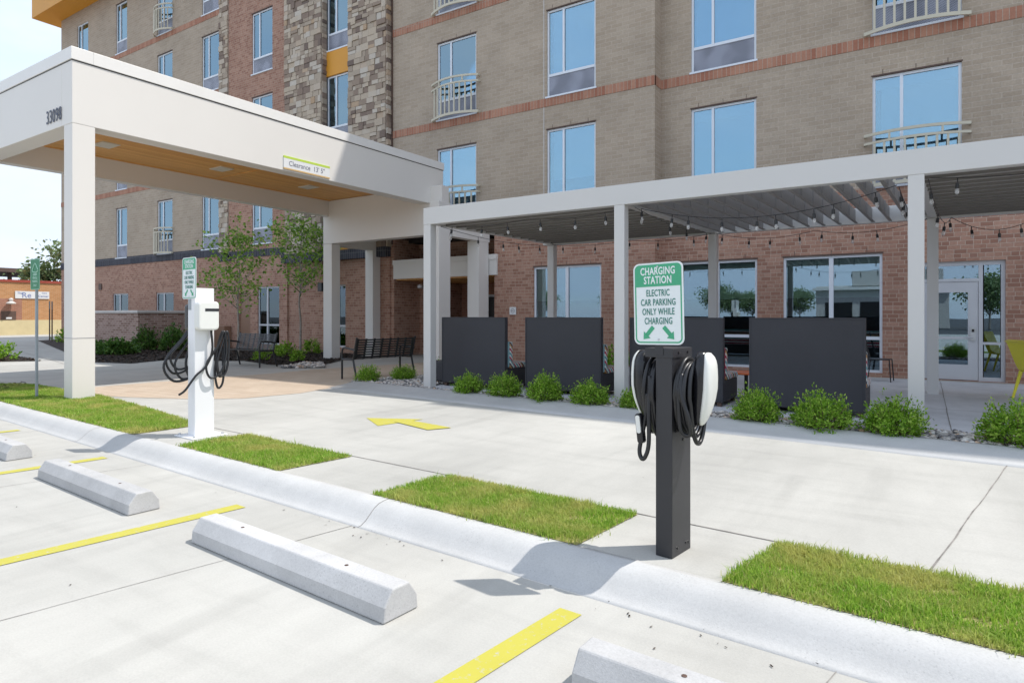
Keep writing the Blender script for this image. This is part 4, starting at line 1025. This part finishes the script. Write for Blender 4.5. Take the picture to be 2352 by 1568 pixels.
def charger(parent, side):
    """wall unit on the +X (side=1) or -X face of the post: tall rounded shield, pale face outward"""
    x0 = .052*side
    def shield(w, h, n=20):      # teardrop outline in (y,z): broad round top, tapering bottom
        pts = []
        for i in range(n):
            a = 2*math.pi*i/n; y = math.cos(a); z = math.sin(a)
            ww = w*(1-.30*max(0, -z)**1.2); pts.append((y*ww*abs(y)**-.35 if abs(y) > .02 else 0, z*h*abs(z)**-.25 if abs(z) > .02 else 0))
        return pts
    zc = .935; hh = .205
    sh = shield(.078, hh, 28)
    def loft(mb, layers):
        n = len(sh); vs = []
        for xo, k, kz in layers:
            for p in sh:
                y, z = p[0]*k, p[1]*kz; dip = .045*max(0, (.03-z)/.2)**1.6+.02*max(0, (z-.13)/.08)**2
                vs.append((x0+side*max(.001, xo-dip*(xo/.19)), y, z+zc))
        fs = [tuple(range(n))[::-1], tuple(range((len(layers)-1)*n, len(layers)*n))]
        for i in range(len(layers)-1): fs += [(i*n+j, i*n+(j+1) % n, (i+1)*n+(j+1) % n, (i+1)*n+j) for j in range(n)]
        mb.add(vs, fs)
    mb = MB(); loft(mb, [(0, .5, .6), (.085, .55, .62), (.10, .86, .92), (.118, .97, .99), (.160, 1., 1.)])
    b = build('charger', mb, M['charger_shell'], parent, smooth=True)
    mb = MB(); loft(mb, [(.161, .985, .985), (.172, .985, .985), (.181, .90, .93), (.187, .66, .75), (.189, .3, .4)])
    build('face_plate', mb, M['white_plastic'], b, smooth=True)
    return b
ch = [charger(BS, 1), charger(BS, -1)]
def coil(parent, side, seed):
    r2 = random.Random(seed); mb = MB()
    for k in range(5 if side > 0 else 4):
        x = side*(.068+(.020 if side > 0 else .017)*k); rz_ = .185+r2.uniform(-.012, .02); ry = .112+r2.uniform(-.01, .02); zc = .91-r2.uniform(.0, .035); n = 40; pts = []
        for i in range(n):
            a = 2*math.pi*i/n; z = math.sin(a); y = math.cos(a)
            if z < 0: z *= 1.12+.08*k*.5; y *= .9
            pts.append((x+side*.006*math.sin(a+k), y*ry, zc+z*rz_))
        mb.tube(pts, .0122, 9, closed=True)
    return build('cable', mb, M['cable'], parent, smooth=True)
coil(ch[0], 1, 3); coil(ch[1], -1, 5)
mb = MB(); mb.tube(smooth_path([(.10, -.10, 1.02), (.12, -.135, .9), (.155, -.13, .78), (.15, -.10, .70), (.12, -.10, .69), (.10, -.12, .74), (.09, -.12, .95)], 6), .0122, 9); build('cable', mb, M['cable'], ch[0], smooth=True)
mb = MB(); mb.tube(smooth_path([(-.09, -.11, 1.0), (-.085, -.13, .8), (-.08, -.14, .62), (-.10, -.145, .545), (-.125, -.14, .535), (-.14, -.135, .58), (-.125, -.125, .68), (-.105, -.12, .80), (-.10, -.12, .9)], 6), .0122, 9); build('cable', mb, M['cable'], ch[1], smooth=True)
mb = MB(); mb.prism(rrect(.04, .17, .018), 'y', -.02, .02, 0, Matrix.Translation((-.140, -.125, .70)) @ Matrix.Rotation(R(-7), 4, 'Y')); hd = build('plug', mb, M['charger_shell'], ch[1], bevel=.006)
mb = MB(); mb.prism(rrect(.026, .10, .012), 'y', -.026, -.0205, 0, Matrix.Translation((-.142, -.125, .725)) @ Matrix.Rotation(R(-7), 4, 'Y')); build('plug', mb, M['white_plastic'], ch[1])
sign_parts(BS, Matrix.Translation((-.030, -.124, 1.405)) @ Matrix.Rotation(R(-1.2), 4, 'Y'))
mb = MB(); mb.box(-.05, 0, -.1225, -.1195, 1.12, 1.60); build('sign_bracket', mb, M['charger_post'], BS)
# white station
WS = thing('charging_station', (-6.78, 4.04, Z0), 'white charging post with a boxy white charger and tangled hanging black cables', 'charging station', rz=R(-3.4))
mb = MB(); mb.box(-.075, .075, -.11, .11, .012, 1.64); build('post', mb, M['white_paint'], WS, bevel=.006)
mb = MB(); mb.box(-.2, .2, -.2, .2, 0, .014); build('base_plate', mb, M['white_paint'], WS, bevel=.004)
mb = MB()
for sx in (-.16, .16):
    for sy in (-.16, .16): mb.lathe([(.016, .014), (.016, .03), (.008, .034)], (sx, sy, 0), 8)
build('bolt', mb, M['silver'], WS)
mb = MB(); mb.prism([(p[0], p[1]) for p in rrect(.235, .315, .04)], 'x', .076, .185, 0, Matrix.Translation((0, -.005, 1.335)))
wc = build('charger', mb, M['white_plastic'], WS, bevel=.02, seg=3)
mb = MB(); mb.box(.1845, .188, -.05, .105, 1.385, 1.415); build('display', mb, M['slot'], wc)
mb = MB(); mb.prism([(p[0], p[1]) for p in rrect(.22, .30, .04)], 'x', -.16, -.076, 0, Matrix.Translation((0, .0, 1.32)))
wc2 = build('charger', mb, M['charger_shell'], WS, bevel=.02, seg=3)
def hang(parent, xs, seed, y0, z0, n, w, drop):
    r3 = random.Random(seed); mb = MB()
    for k in range(n):
        x = xs+r3.uniform(-.03, .03); yo = y0+r3.uniform(-.03, .03); dz = drop*r3.uniform(.75, 1.08); ww = w*r3.uniform(.6, 1.15); sk = r3.uniform(-.10, .02)
        pts = [(x, yo, z0), (x-.01, yo-ww*.45, z0-dz*.3), (x, yo-ww*.8+sk, z0-dz*.7), (x+.01, yo-ww*.55+sk, z0-dz), (x+.02, yo-ww*.1+sk*.5, z0-dz*.93), (x+.02, yo+ww*.06, z0-dz*.6), (x+.01, yo+.02, z0-dz*.25)]
        mb.tube(smooth_path(pts, 6, True), .0125, 7, closed=True)
    build('cable', mb, M['cable'], parent, smooth=True)
hang(wc2, -.15, 4, .02, 1.25, 4, .37, .62); hang(wc2, -.11, 14, .03, 1.22, 3, .22, .60); hang(wc, .12, 9, .21, 1.16, 4, .12, .64)
mb = MB(); mb.tube(smooth_path([(.12, .05, 1.17), (.125, .06, .95), (.11, .0, .78), (.10, -.11, .68), (.07, -.21, .53), (.03, -.26, .48)], 6), .0125, 7); build('cable', mb, M['cable'], wc, smooth=True)
mb = MB(); mb.lathe([(.05, -.06), (.06, 0), (.05, .06)], (-.16, .0, 1.2), 12); build('holster', mb, M['charger_shell'], wc2)
sign_parts(WS, Matrix.Translation((-.03, -.118, 1.75)))
mb = MB(); mb.box(-.06, 0, -.114, -.108, 1.4, 1.95); build('sign_bracket', mb, M['galv'], WS)

# green pole sign on the left lawn
SP = thing('sign_post', (-12.02, 4.40, Z0), 'narrow green parking sign on a galvanised steel pole standing in grass', 'sign', rz=R(3))
mb = MB(); mb.prism([(-.035, -.012), (-.018, -.012), (-.012, -.03), (.012, -.03), (.018, -.012), (.035, -.012), (.035, -.004), (.02, -.004), (.014, -.022), (-.014, -.022), (-.02, -.004), (-.035, -.004)], 'z', -.1, 2.26); build('pole', mb, M['galv'], SP)
spx = MB(); spx.prism(rrect(.305, .50, .03), 'z', -.0025, 0, 0, Matrix.Translation((0, -.034, 2.0)) @ FACE_Y); pn = build('sign_panel', spx, M['sign_green_dark'], SP)
def onsign(mb): mb.v = [tuple(Matrix.Translation((0, -.0352, 2.0)) @ FACE_Y @ Vector(v)) for v in mb.v]; return mb
mb = MB(); o = rrect(.297, .492, .028); i_ = rrect(.281, .476, .022); n = len(o)
mb.add([(*p, .0006) for p in o]+[(*p, .0006) for p in i_], [(k, (k+1) % n, n+(k+1) % n, n+k) for k in range(n)]); build('border', onsign(mb), M['pale_text'], pn)
mb = MB(); mb.tube([(-.085, .075, .001), (-.02, .165, .001), (0, .178, .001), (.03, .16, .001), (.095, .075, .001)], .006, 5); mb.tube([(-.09, .07, .001), (-.075, .045, .001), (-.03, .035, .001), (.04, .03, .001), (.08, .045, .001), (.1, .06, .001)], .006, 5); build('emblem', onsign(mb), M['pale_text'], pn)
for t, y, s in (('GREEN', -.005, .05), ('VEHICLE', -.06, .048), ('PARKING', -.115, .048), ('ONLY', -.18, .05)): text_mesh(t, s, M['pale_text'], 'lettering', pn, Matrix.Translation((0, -.0352, 2.0)) @ FACE_Y @ Matrix.Translation((0, y, .001)), sx=.85, ext=.0004, bold=.001)

# ------------------------------------------------------------------ wheel stops
def wheel_stop():
    r = MB(); prof = [(-.115, 0), (-.108, .075), (-.055, .15), (.055, .15), (.108, .075), (.115, 0)]
    n = 10; L_ = .915
    r.prism(prof, 'x', -L_, L_)
    o = build('wheel_stop', r, M['stop'], None, bevel=.008)
    for sx in (-.5, .5):
        q = MB(); q.lathe([(.011, .1485), (.011, .152), (.006, .153)], (sx, 0, 0), 8); build('anchor_pin', q, M['rust'], o)
    return tag(o, '', 'wheel stop', 'concrete wheel stops in the parking bays')
ws = wheel_stop()
stops = [(-3.06, 2.36, 'long white concrete wheel stop in the bay in front of the black charging post'), (-5.80, 2.52, 'white concrete wheel stop in the bay in front of the white charging post'),
         (-8.66, 2.73, 'white concrete wheel stop cut off by the left edge'), (-.24, 2.26, 'white concrete wheel stop cut off by the bottom edge')]
for i, (x, y, lb) in enumerate(stops):
    if i == 0: ws.location = (x, y, .002); ws.rotation_euler = (0, 0, R(-3.6)); ws['label'] = lb
    else: dup(ws, (x, y, .002), R(-3.2), lb)

# ------------------------------------------------------------------ plants
def leaf_cloud(C, Nn, size, rs, aspect=.5):
    """one folded leaf (two triangles sharing the midrib, rounded) per centre"""
    n = len(C); a = rs.normal(size=(n, 3)); 
    d = Nn+.9*a; d /= np.linalg.norm(d, axis=1)[:, None]+1e-9
    u = np.cross(d, rs.normal(size=(n, 3))); u /= np.linalg.norm(u, axis=1)[:, None]+1e-9
    s = (size*rs.uniform(.65, 1.35, n))[:, None]
    V = np.stack([C, C+d*s*.5+u*s*aspect*.5, C+d*s, C+d*s*.5-u*s*aspect*.5], 1)
    return V.reshape(-1, 3), np.arange(n*4).reshape(n, 4)
def shrub(name, seed, leafmat, r=.30, h=.5, ntw=150, nl=16, size=.034, tags=('', 'shrub', None), spread=1.0, flat=.9):
    rs = np.random.default_rng(seed); r2 = random.Random(seed)
    root = thing(name, (0, 0, Z0), *tags)
    mb = MB(); C = []; D = []
    for k in range(ntw):
        th = r2.uniform(0, 6.28); el = math.asin(r2.uniform(.02, 1)) if r2.random() < .8 else R(r2.uniform(-15, 20))
        ln = r2.uniform(.62, 1.08)*(.95+.10*math.sin(2*th+seed)+.06*math.sin(5*th+seed*2.3))*(1.14 if r2.random() < .1 else 1.)
        d = Vector((math.cos(th)*math.cos(el)*r*spread, math.sin(th)*math.cos(el)*r*spread, math.sin(el)*h*flat))
        base = Vector((r2.gauss(0, .03), r2.gauss(0, .03), 0)); mid = base+Vector((d.x*.55, d.y*.55, d.z*.45+h*.10)); tip = Vector((d.x*ln, d.y*ln, h*.20+d.z*ln*.82))
        if k % 3 == 0: mb.tube([base, mid, tip], [.005, .003, .0015], 4, cap=False)
        for j in range(nl):
            t = .42+.58*(j/nl)**.8; p = base.lerp(mid, t*2) if t < .5 else mid.lerp(tip, (t-.5)*2)
            C.append((p.x+r2.gauss(0, .016), p.y+r2.gauss(0, .016), max(.02, p.z+r2.gauss(0, .016)))); v = tip-mid; v.normalize(); D.append((v.x, v.y, v.z+.35))
    build('stems', mb, M['twig'], root)
    V, F = leaf_cloud(np.array(C), np.array(D), size, rs); arr_mesh('foliage', V, F, leafmat, root)
    return root
G_FR = 'round green shrubs in the gravel bed'
sh = [shrub('shrub', s, M['box_leaf'], r=.33, h=.45, ntw=250, nl=17, size=.032, tags=('', 'shrub', G_FR), flat=fl, spread=spd) for s, fl, spd in ((21, .92, 1.), (22, .98, 1.06), (23, .95, .98))]
spots = [(-6.42, 8.52, 0, .90, 'bright green shrub in front of the sofa beside the left end post'), (-5.68, 8.50, 1, .98, 'bright green shrub between the fronts of the first and second sofas'),
         (-4.88, 8.42, 2, 1.06, 'bright green shrub with one tall shoot in front of the second sofa'), (-4.12, 8.40, 0, 1.0, 'bright green shrub just left of the middle front post'),
         (-3.42, 8.38, 2, .8, 'shrub mostly hidden behind the black charging post'), (-1.74, 8.17, 2, 1.02, 'round dark-based shrub right of the charger, in front of a seat base'),
         (-1.00, 8.05, 1, 1.12, 'widest spiky shrub in front of the sofa next to the right front post'), (-.30, 8.10, 0, 1.1, 'dense rounded shrub at the foot of the right front post'), (.78, 8.12, 1, 1.15, 'bushy shrub at the right edge, before the yellow chair'),
         (-9.25, 8.98, 2, .80, 'rounded shrub behind the bench, the one farther from the pergola post'), (-8.92, 9.62, 0, .82, 'rounded shrub behind the bench, the one nearer the pergola post'), (-8.55, 10.3, 2, 1.0, 'shrub half hidden by the left end post'), (-8.6, 11.3, 0, 1.1, 'shrub glimpsed between the end post and the low ottoman'),
         ]
used = set()
for x, y, k, s, lb in spots:
    if k not in used: used.add(k); o = sh[k]; o.location = (x, y, Z0+.02); o['label'] = lb; o.scale = (s, s, s)
    else: o = dup(sh[k], (x, y, Z0+.02), rng.uniform(0, 6), lb, (s*rng.uniform(.94, 1.06), s*rng.uniform(.94, 1.06), s*rng.uniform(.93, 1.05)))
G_DK = 'deep green shrubs along the garden wall'
d0 = shrub('shrub', 41, M['dark_leaf'], r=.55, h=1.0, ntw=170, nl=14, size=.085, tags=('', 'shrub', G_DK), flat=1.0)
d1 = shrub('leafy_plant', 42, M['dark_leaf'], r=.6, h=.62, ntw=110, nl=12, size=.12, tags=('', 'plant', G_DK), flat=.8)
dk = [(332, 804, d0, 1.0, 'clipped round shrub in front of the corner of the garden wall'), (398, 806, d0, 1.05, 'clipped round shrub partly behind the hanging cables of the white charger'),
      (268, 815, d1, 1.05, 'low leafy plant in the mulch beside the canopy column'), (232, 812, d1, .85, 'low leafy plant half hidden by the front canopy column'), (300, 811, d1, .7, 'small leafy plant between the low plant and the round shrub')]
u2 = set()
for x, y, o0, s, lb in dk:
    p = gp(x, y, Z0)
    if o0.name not in u2: u2.add(o0.name); o0.location = (*p, Z0); o0['label'] = lb; o0.scale = (s, s, s)
    else: dup(o0, (*p, Z0), rng.uniform(0, 6), lb, (s, s, s))
gq = shrub('leafy_plant', 51, M['box_leaf'], r=.36, h=.55, ntw=60, nl=11, size=.075, tags=('', 'plant', 'small plants in the mulch by the hotel wall'), flat=1.)
for i, (x, y, s, lb) in enumerate([(660, 820, 1., 'small bright plant at the right end of the bench'), (715, 812, 1.05, 'small bright plant just left of the rear canopy column'), (800, 806, 1.1, 'bright plant behind the bench back, right of the rear column'), (637, 815, .8, 'small plant behind the left bench arm'),
                                  (683, 830, .7, 'low yellowish plant at the front of the mulch near the young tree'), (600, 828, .7, 'low plant under the seat of the left bench'), (3, 828, 1.15, 'pale green leafy shrub cut off by the left edge'), (150, 786, 1.4, 'plant at the far corner of the hotel'), (1212, 800, 1.3, 'plant against the brick wall seen between two sofas'), (1396, 812, 1.2, 'plant against the brick wall left of the middle front post')]):
    p = gp(x, y, Z0)
    if i >= 8: p = ((-8.0, 14.6), (-6.45, 14.7))[i-8]
    if i == 0: gq.location = (*p, Z0); gq['label'] = lb; gq.scale = (s,)*3
    else: dup(gq, (*p, Z0), rng.uniform(0, 6), lb, (s,)*3)
# trees
def tree(name, seed, loc, H, crown_r, z_low, leafmat, label, group, nb_=26, lpc=46, size=.10, trunk_r=.035, clump=.17, hs=1.):
    r2 = random.Random(seed); rs = np.random.default_rng(seed)
    root = thing(name, loc, label, 'tree', group)
    mb = MB(); tr = [(r2.gauss(0, .02)*i*.3, r2.gauss(0, .02)*i*.3, H*.97*i/8) for i in range(9)]
    mb.tube(smooth_path(tr, 3), [trunk_r*(1-.85*i/24) for i in range(25)], 8)
    C = []; D = []
    def cl(p, n, s):
        for _ in range(n):
            g = np.array([r2.gauss(0, 1), r2.gauss(0, 1), r2.gauss(0, .75)]); C.append(np.array(p)+g*s); D.append(g*.6+np.array([0, 0, -.25]))
    for k in range(nb_):
        t = (k+.5)/nb_; z0 = z_low+(H-z_low)*t*.82; th = k*2.4+r2.uniform(-.5, .5)
        prof = math.sin(math.pi*min(1, .22+.78*t))**.7
        ln = crown_r*prof*r2.uniform(.55, 1.15); rise = ln*r2.uniform(.5, 1.05)*hs
        f = z0/(H*.97)*8; i0 = min(7, int(f)); b = Vector(tr[i0]).lerp(Vector(tr[i0+1]), f-i0)
        tip = b+Vector((math.cos(th)*ln, math.sin(th)*ln, rise)); mid = b.lerp(tip, .5)+Vector((0, 0, -rise*.12))
        mb.tube([b, mid, tip], [trunk_r*.42*(1-.5*t), trunk_r*.25, .004], 5)
        for f2, q in ((1., 1.), (.78, .8), (.55, .55)):
            if r2.random() < .88: p = b.lerp(tip, f2); cl((p.x+r2.gauss(0, .06), p.y+r2.gauss(0, .06), p.z+r2.gauss(0, .06)), int(lpc*q*r2.uniform(.5, 1.2)), clump*r2.uniform(.7, 1.15))
    cl((tr[-1][0], tr[-1][1], H), int(lpc*.8), clump*.8)
    build('trunk', mb, M['bark'], root, smooth=True)
    V, F = leaf_cloud(np.array(C), np.array(D), size, rs, .7); arr_mesh('crown', V, F, leafmat, root)
    return root
tree('young_tree', 61, (*gp(547, 826), Z0), 4.25, .95, 1.3, M['tree_leaf'], 'slender young tree behind the left bench, nearer the white charger', 'young street trees in front of the hotel', 26, 32, .10)
tree('young_tree', 67, (*gp(690, 815), Z0), 4.9, 1.1, 1.9, M['tree_leaf'], 'slender young tree just left of the rear canopy column', 'young street trees in front of the hotel', 28, 34, .11, trunk_r=.042)
tree('broad_tree', 71, (-62, 26.8, Z0), 8.7, 3.0, 2.4, M['far_leaf'], 'leafy tree behind the orange brick building', None, 40, 70, .32, trunk_r=.16, clump=.55)
tree('broad_tree', 72, (-64, 23.4, Z0), 5.9, 1.1, 2.4, M['far_leaf'], 'smaller tree directly behind the green pole sign', None, 22, 45, .28, trunk_r=.10, clump=.42)

# ------------------------------------------------------------------ garden wall, far left buildings
GW = thing('garden_wall', (-25.2, 12.5, Z0), 'low red brick garden wall with a pale stone cap', 'wall')
mb = MB(); mb.box(-31, -25.2, 12.5, 12.75, 0, 1.56); mb.box(-25.45, -25.2, 12.75, 15.3, 0, 1.56); build('brickwork', mb, M['wall_paver'], GW, world=True)
mb = MB(); mb.box(-31.05, -25.14, 12.44, 12.81, 1.56, 1.66); mb.box(-25.51, -25.14, 12.81, 15.3, 1.56, 1.66); build('cap', mb, M['capstone'], GW, world=True, bevel=.01)
FB = thing('brick_building', (-52, 20, Z0), 'low orange brick building with a cream base and red coping in the distance', 'building')
def fb(name, mb, mat): return build(name, mb, mat, FB, world=True)
FXp = -51.8
mb = MB(); mb.box(-64, FXp, 10, 24.5, 1.15, 3.72); fb('wall', mb, M['old_red'])
mb = MB(); mb.box(-64, FXp+.03, 9.97, 24.53, 0, 1.15); fb('base_wall', mb, M['yellow_wall'])
mb = MB(); mb.box(-64.1, FXp+.06, 9.9, 24.6, 3.72, 3.88); fb('coping', mb, M['coping_red'])
mb = MB(); mb.box(FXp-.1, FXp+.015, 15.0, 18.05, 1.15, 2.6); fb('patched_brickwork', mb, M['old_dark'])
mb = MB(); mb.box(FXp-.1, FXp+.05, 16.88, 17.7, 1.16, 1.75); pdk = fb('wall_panel', mb, M['rust']); mb = MB(); mb.box(FXp+.05, FXp+.056, 17.14, 17.46, 1.23, 1.34); build('plate', mb, M['banner'], pdk)
mb = MB(); mb.lathe([(.06, .42), (.14, .30), (.08, .22), (.28, .08), (.28, .04), (.1, 0)], (FXp+.3, 17.33, 2.22), 12); mb.box(FXp, FXp+.3, 17.29, 17.37, 2.55, 2.6); fb('wall_lamp', mb, M['capstone'])
BN = thing('banner_sign', (FXp, 18.6, 2.6), 'white banner with faded blue script lettering on orange brick', 'sign')
mb = MB(); mb.box(FXp+.02, FXp+.05, 17.65, 19.65, 2.62, 3.12); build('sign_panel', mb, M['banner'], BN, world=True)
for t, y, z, s in (('Re', 18.3, 2.84, .52), ('The', 17.92, 2.98, .2), ('Care', 19.35, 3.02, .15), ('Center', 19.3, 2.8, .22)): text_mesh(t, s, M['blue_text'], 'lettering', BN, Matrix.Translation(-Vector(BN.location)) @ Matrix.Translation((FXp+.055, y, z)) @ FACE_X, ext=.004)
GS = thing('flat_roof_shelter', (-78, 28, Z0), 'dark flat roofed shelter far behind the orange brick building', 'shelter')
mb = MB(); mb.box(-86, -76, 12, 44, 5.75, 6.15); build('roof', mb, M['rust'], GS, world=True)
for yy in (15, 26, 38): mb = MB(); mb.box(-78.2, -77.9, yy, yy+.3, 0, 5.75); build('post', mb, M['rust'], GS, world=True)
mb = MB(); mb.box(-60, -59.8, 24.0, 31, .1, 4.75)
for k in range(24): mb.box(-59.8, -59.74, 24+k*.29, 24.12+k*.29, .1, 4.75)
tag(build('steel_fence', mb, M['grey_fence'], None), 'grey ribbed steel screen above the far brick building', 'fence')
for i, (px_, py_, h) in enumerate(((-39.6, 15.05, 2.1), (-37.6, 14.4, 2.05))):
    r = thing('thin_sign_post', (px_, py_, Z0), ('thin brown sign post at the far corner of the hotel, the one farther from it', 'thin brown sign post at the far corner of the hotel, nearer the canopy column')[i], 'post', 'thin sign posts at the far corner')
    mb = MB(); mb.tube([(0, 0, 0), (-.03*i, 0, h)], .03, 6); build('pole', mb, M['rust'], r)
    r.rotation_euler = (0, 0, R(-21)); mb = MB(); mb.box(-.14, .14, -.012, .012, h-.42, h); build('sign_plate', mb, M['galv'], r)
# small white plaque by the entrance
PL = thing('wall_plaque', (fx(-9.77), YF1-.02, 1.6), 'small white notice plaque on the brick beside the entrance', 'sign')
mb = MB(); mb.box(-.11, .11, -.012, .0, -.11, .11); build('plate', mb, M['banner'], PL)
mb = MB(); n = 20; mb.tube([(.06*math.cos(6.283*i/n), -.0135, .06*math.sin(6.283*i/n)) for i in range(n)], .007, 5, closed=True); mb.box(-.045, .03, -.0155, -.0125, -.008, .012); build('symbol', mb, M['grey_text'], PL)

# ------------------------------------------------------------------ across the street (mirrored in the hotel glass)
OB = thing('shop_building', (-10, -52, 0), 'low tan shop building across the street, mirrored in the hotel glass', 'building')
mb = MB(); mb.box(-11, 2.2, -66, -52, 0, 4.9); build('wall', mb, M['capstone'], OB, world=True)
mb = MB(); mb.box(-7.2, 1.6, -65, -51.7, 4.9, 6.6); build('parapet_tower', mb, M['capstone'], OB, world=True)
mb = MB(); mb.box(-11.3, 2.5, -66.3, -51.4, 4.4, 4.75); build('cornice', mb, M['cap'], OB, world=True)
for xx in (-10, -6.4, -2.8): mb = MB(); mb.box(xx, xx+2.8, -52.0, -51.93, .4, 3.0); build('window', mb, M['slot'], OB, world=True)
t0 = None
for i, (x, y, s) in enumerate([(-46, -98, 1.), (-33, -104, .9), (-27, -92, .8), (5.2, -45, .75), (14, -62, 1.), (-60, -104, 1.1), (-74, -96, 1.), (-20, -100, .9), (-38, -108, 1.1)]):
    lb = ('broad tree across the street, one of those mirrored in the hotel glass')
    if t0 is None: t0 = tree('street_tree', 81, (x, y, 0), 7., 3.0, 1.8, M['far_leaf'], lb, 'trees across the street', 34, 60, .34, trunk_r=.15, clump=.55)
    else: dup(t0, (x, y, 0), i*1.3, lb, (s,)*3)

# ------------------------------------------------------------------ light, sky, camera
SUN_EL, SUN_AZ = R(59.5), math.atan2(.455, .37)      # azimuth from +Y towards +X
w = bpy.data.worlds.new('World'); scene.world = w; w.use_nodes = True
nt = w.node_tree; bg = nt.nodes['Background']
sky = nt.nodes.new('ShaderNodeTexSky'); sky.sky_type = 'NISHITA'; sky.sun_disc = False
sky.sun_elevation = SUN_EL; sky.sun_rotation = SUN_AZ; sky.altitude = 150; sky.air_density = 1.0; sky.dust_density = 1.6; sky.ozone_density = 1.0
tc = nt.nodes.new('ShaderNodeTexCoord'); mp = nt.nodes.new('ShaderNodeMapping'); mp.inputs['Scale'].default_value = (1, 1, 2.6)
nt.links.new(tc.outputs['Generated'], mp.inputs[0])
nz = nt.nodes.new('ShaderNodeTexNoise'); nz.inputs['Scale'].default_value = 2.2; nz.inputs['Detail'].default_value = 7; nz.inputs['Roughness'].default_value = .55; nt.links.new(mp.outputs[0], nz.inputs['Vector'])
cr = nt.nodes.new('ShaderNodeValToRGB'); cr.color_ramp.elements[0].position = .40; cr.color_ramp.elements[1].position = .72; cr.color_ramp.elements[1].color = (.8, .8, .8, 1); nt.links.new(nz.outputs[0], cr.inputs[0])
mxc = nt.nodes.new('ShaderNodeMix'); mxc.data_type = 'RGBA'; mxc.inputs[7].default_value = (3.2, 3.4, 3.75, 1)
hz_ = nt.nodes.new('ShaderNodeMix'); hz_.data_type = 'RGBA'; hz_.inputs[0].default_value = .72; hz_.inputs[7].default_value = (2.45, 2.85, 3.45, 1)
dk_ = nt.nodes.new('ShaderNodeMix'); dk_.data_type = 'RGBA'; dk_.blend_type = 'DARKEN'; dk_.inputs[0].default_value = 1.; dk_.inputs[7].default_value = (2.8, 3.25, 3.95, 1)
nt.links.new(sky.outputs[0], dk_.inputs[6]); nt.links.new(dk_.outputs[2], hz_.inputs[6])
nt.links.new(cr.outputs[0], mxc.inputs[0]); nt.links.new(hz_.outputs[2], mxc.inputs[6]); nt.links.new(mxc.outputs[2], bg.inputs[0])
bg.inputs[1].default_value = .15
sun = bpy.data.lights.new('sun', 'SUN'); sun.energy = 2.0; sun.angle = R(.53); sun.color = (1., .955, .89)
so = bpy.data.objects.new('sun', sun); COL.objects.link(so)
d = Vector((math.sin(SUN_AZ)*math.cos(SUN_EL), math.cos(SUN_AZ)*math.cos(SUN_EL), math.sin(SUN_EL)))
so.rotation_euler = d.to_track_quat('Z', 'Y').to_euler(); so.location = (20, 20, 40)
cam = bpy.data.cameras.new('camera'); cam.sensor_width = 36.; cam.lens = 36*1457/2352; cam.shift_y = -60/2352; cam.clip_end = 2000; cam.clip_start = .05
co = bpy.data.objects.new('camera', cam); COL.objects.link(co); co.location = (0, 0, EYE); co.rotation_euler = (R(90), 0, TH)
scene.camera = co
scene.view_settings.view_transform = 'Standard'; scene.view_settings.look = 'None'; scene.view_settings.exposure = 1.2; scene.view_settings.gamma = 1.
scene.cycles.max_bounces = 8; scene.cycles.transparent_max_bounces = 12; scene.cycles.caustics_reflective = False; scene.cycles.caustics_refractive = False
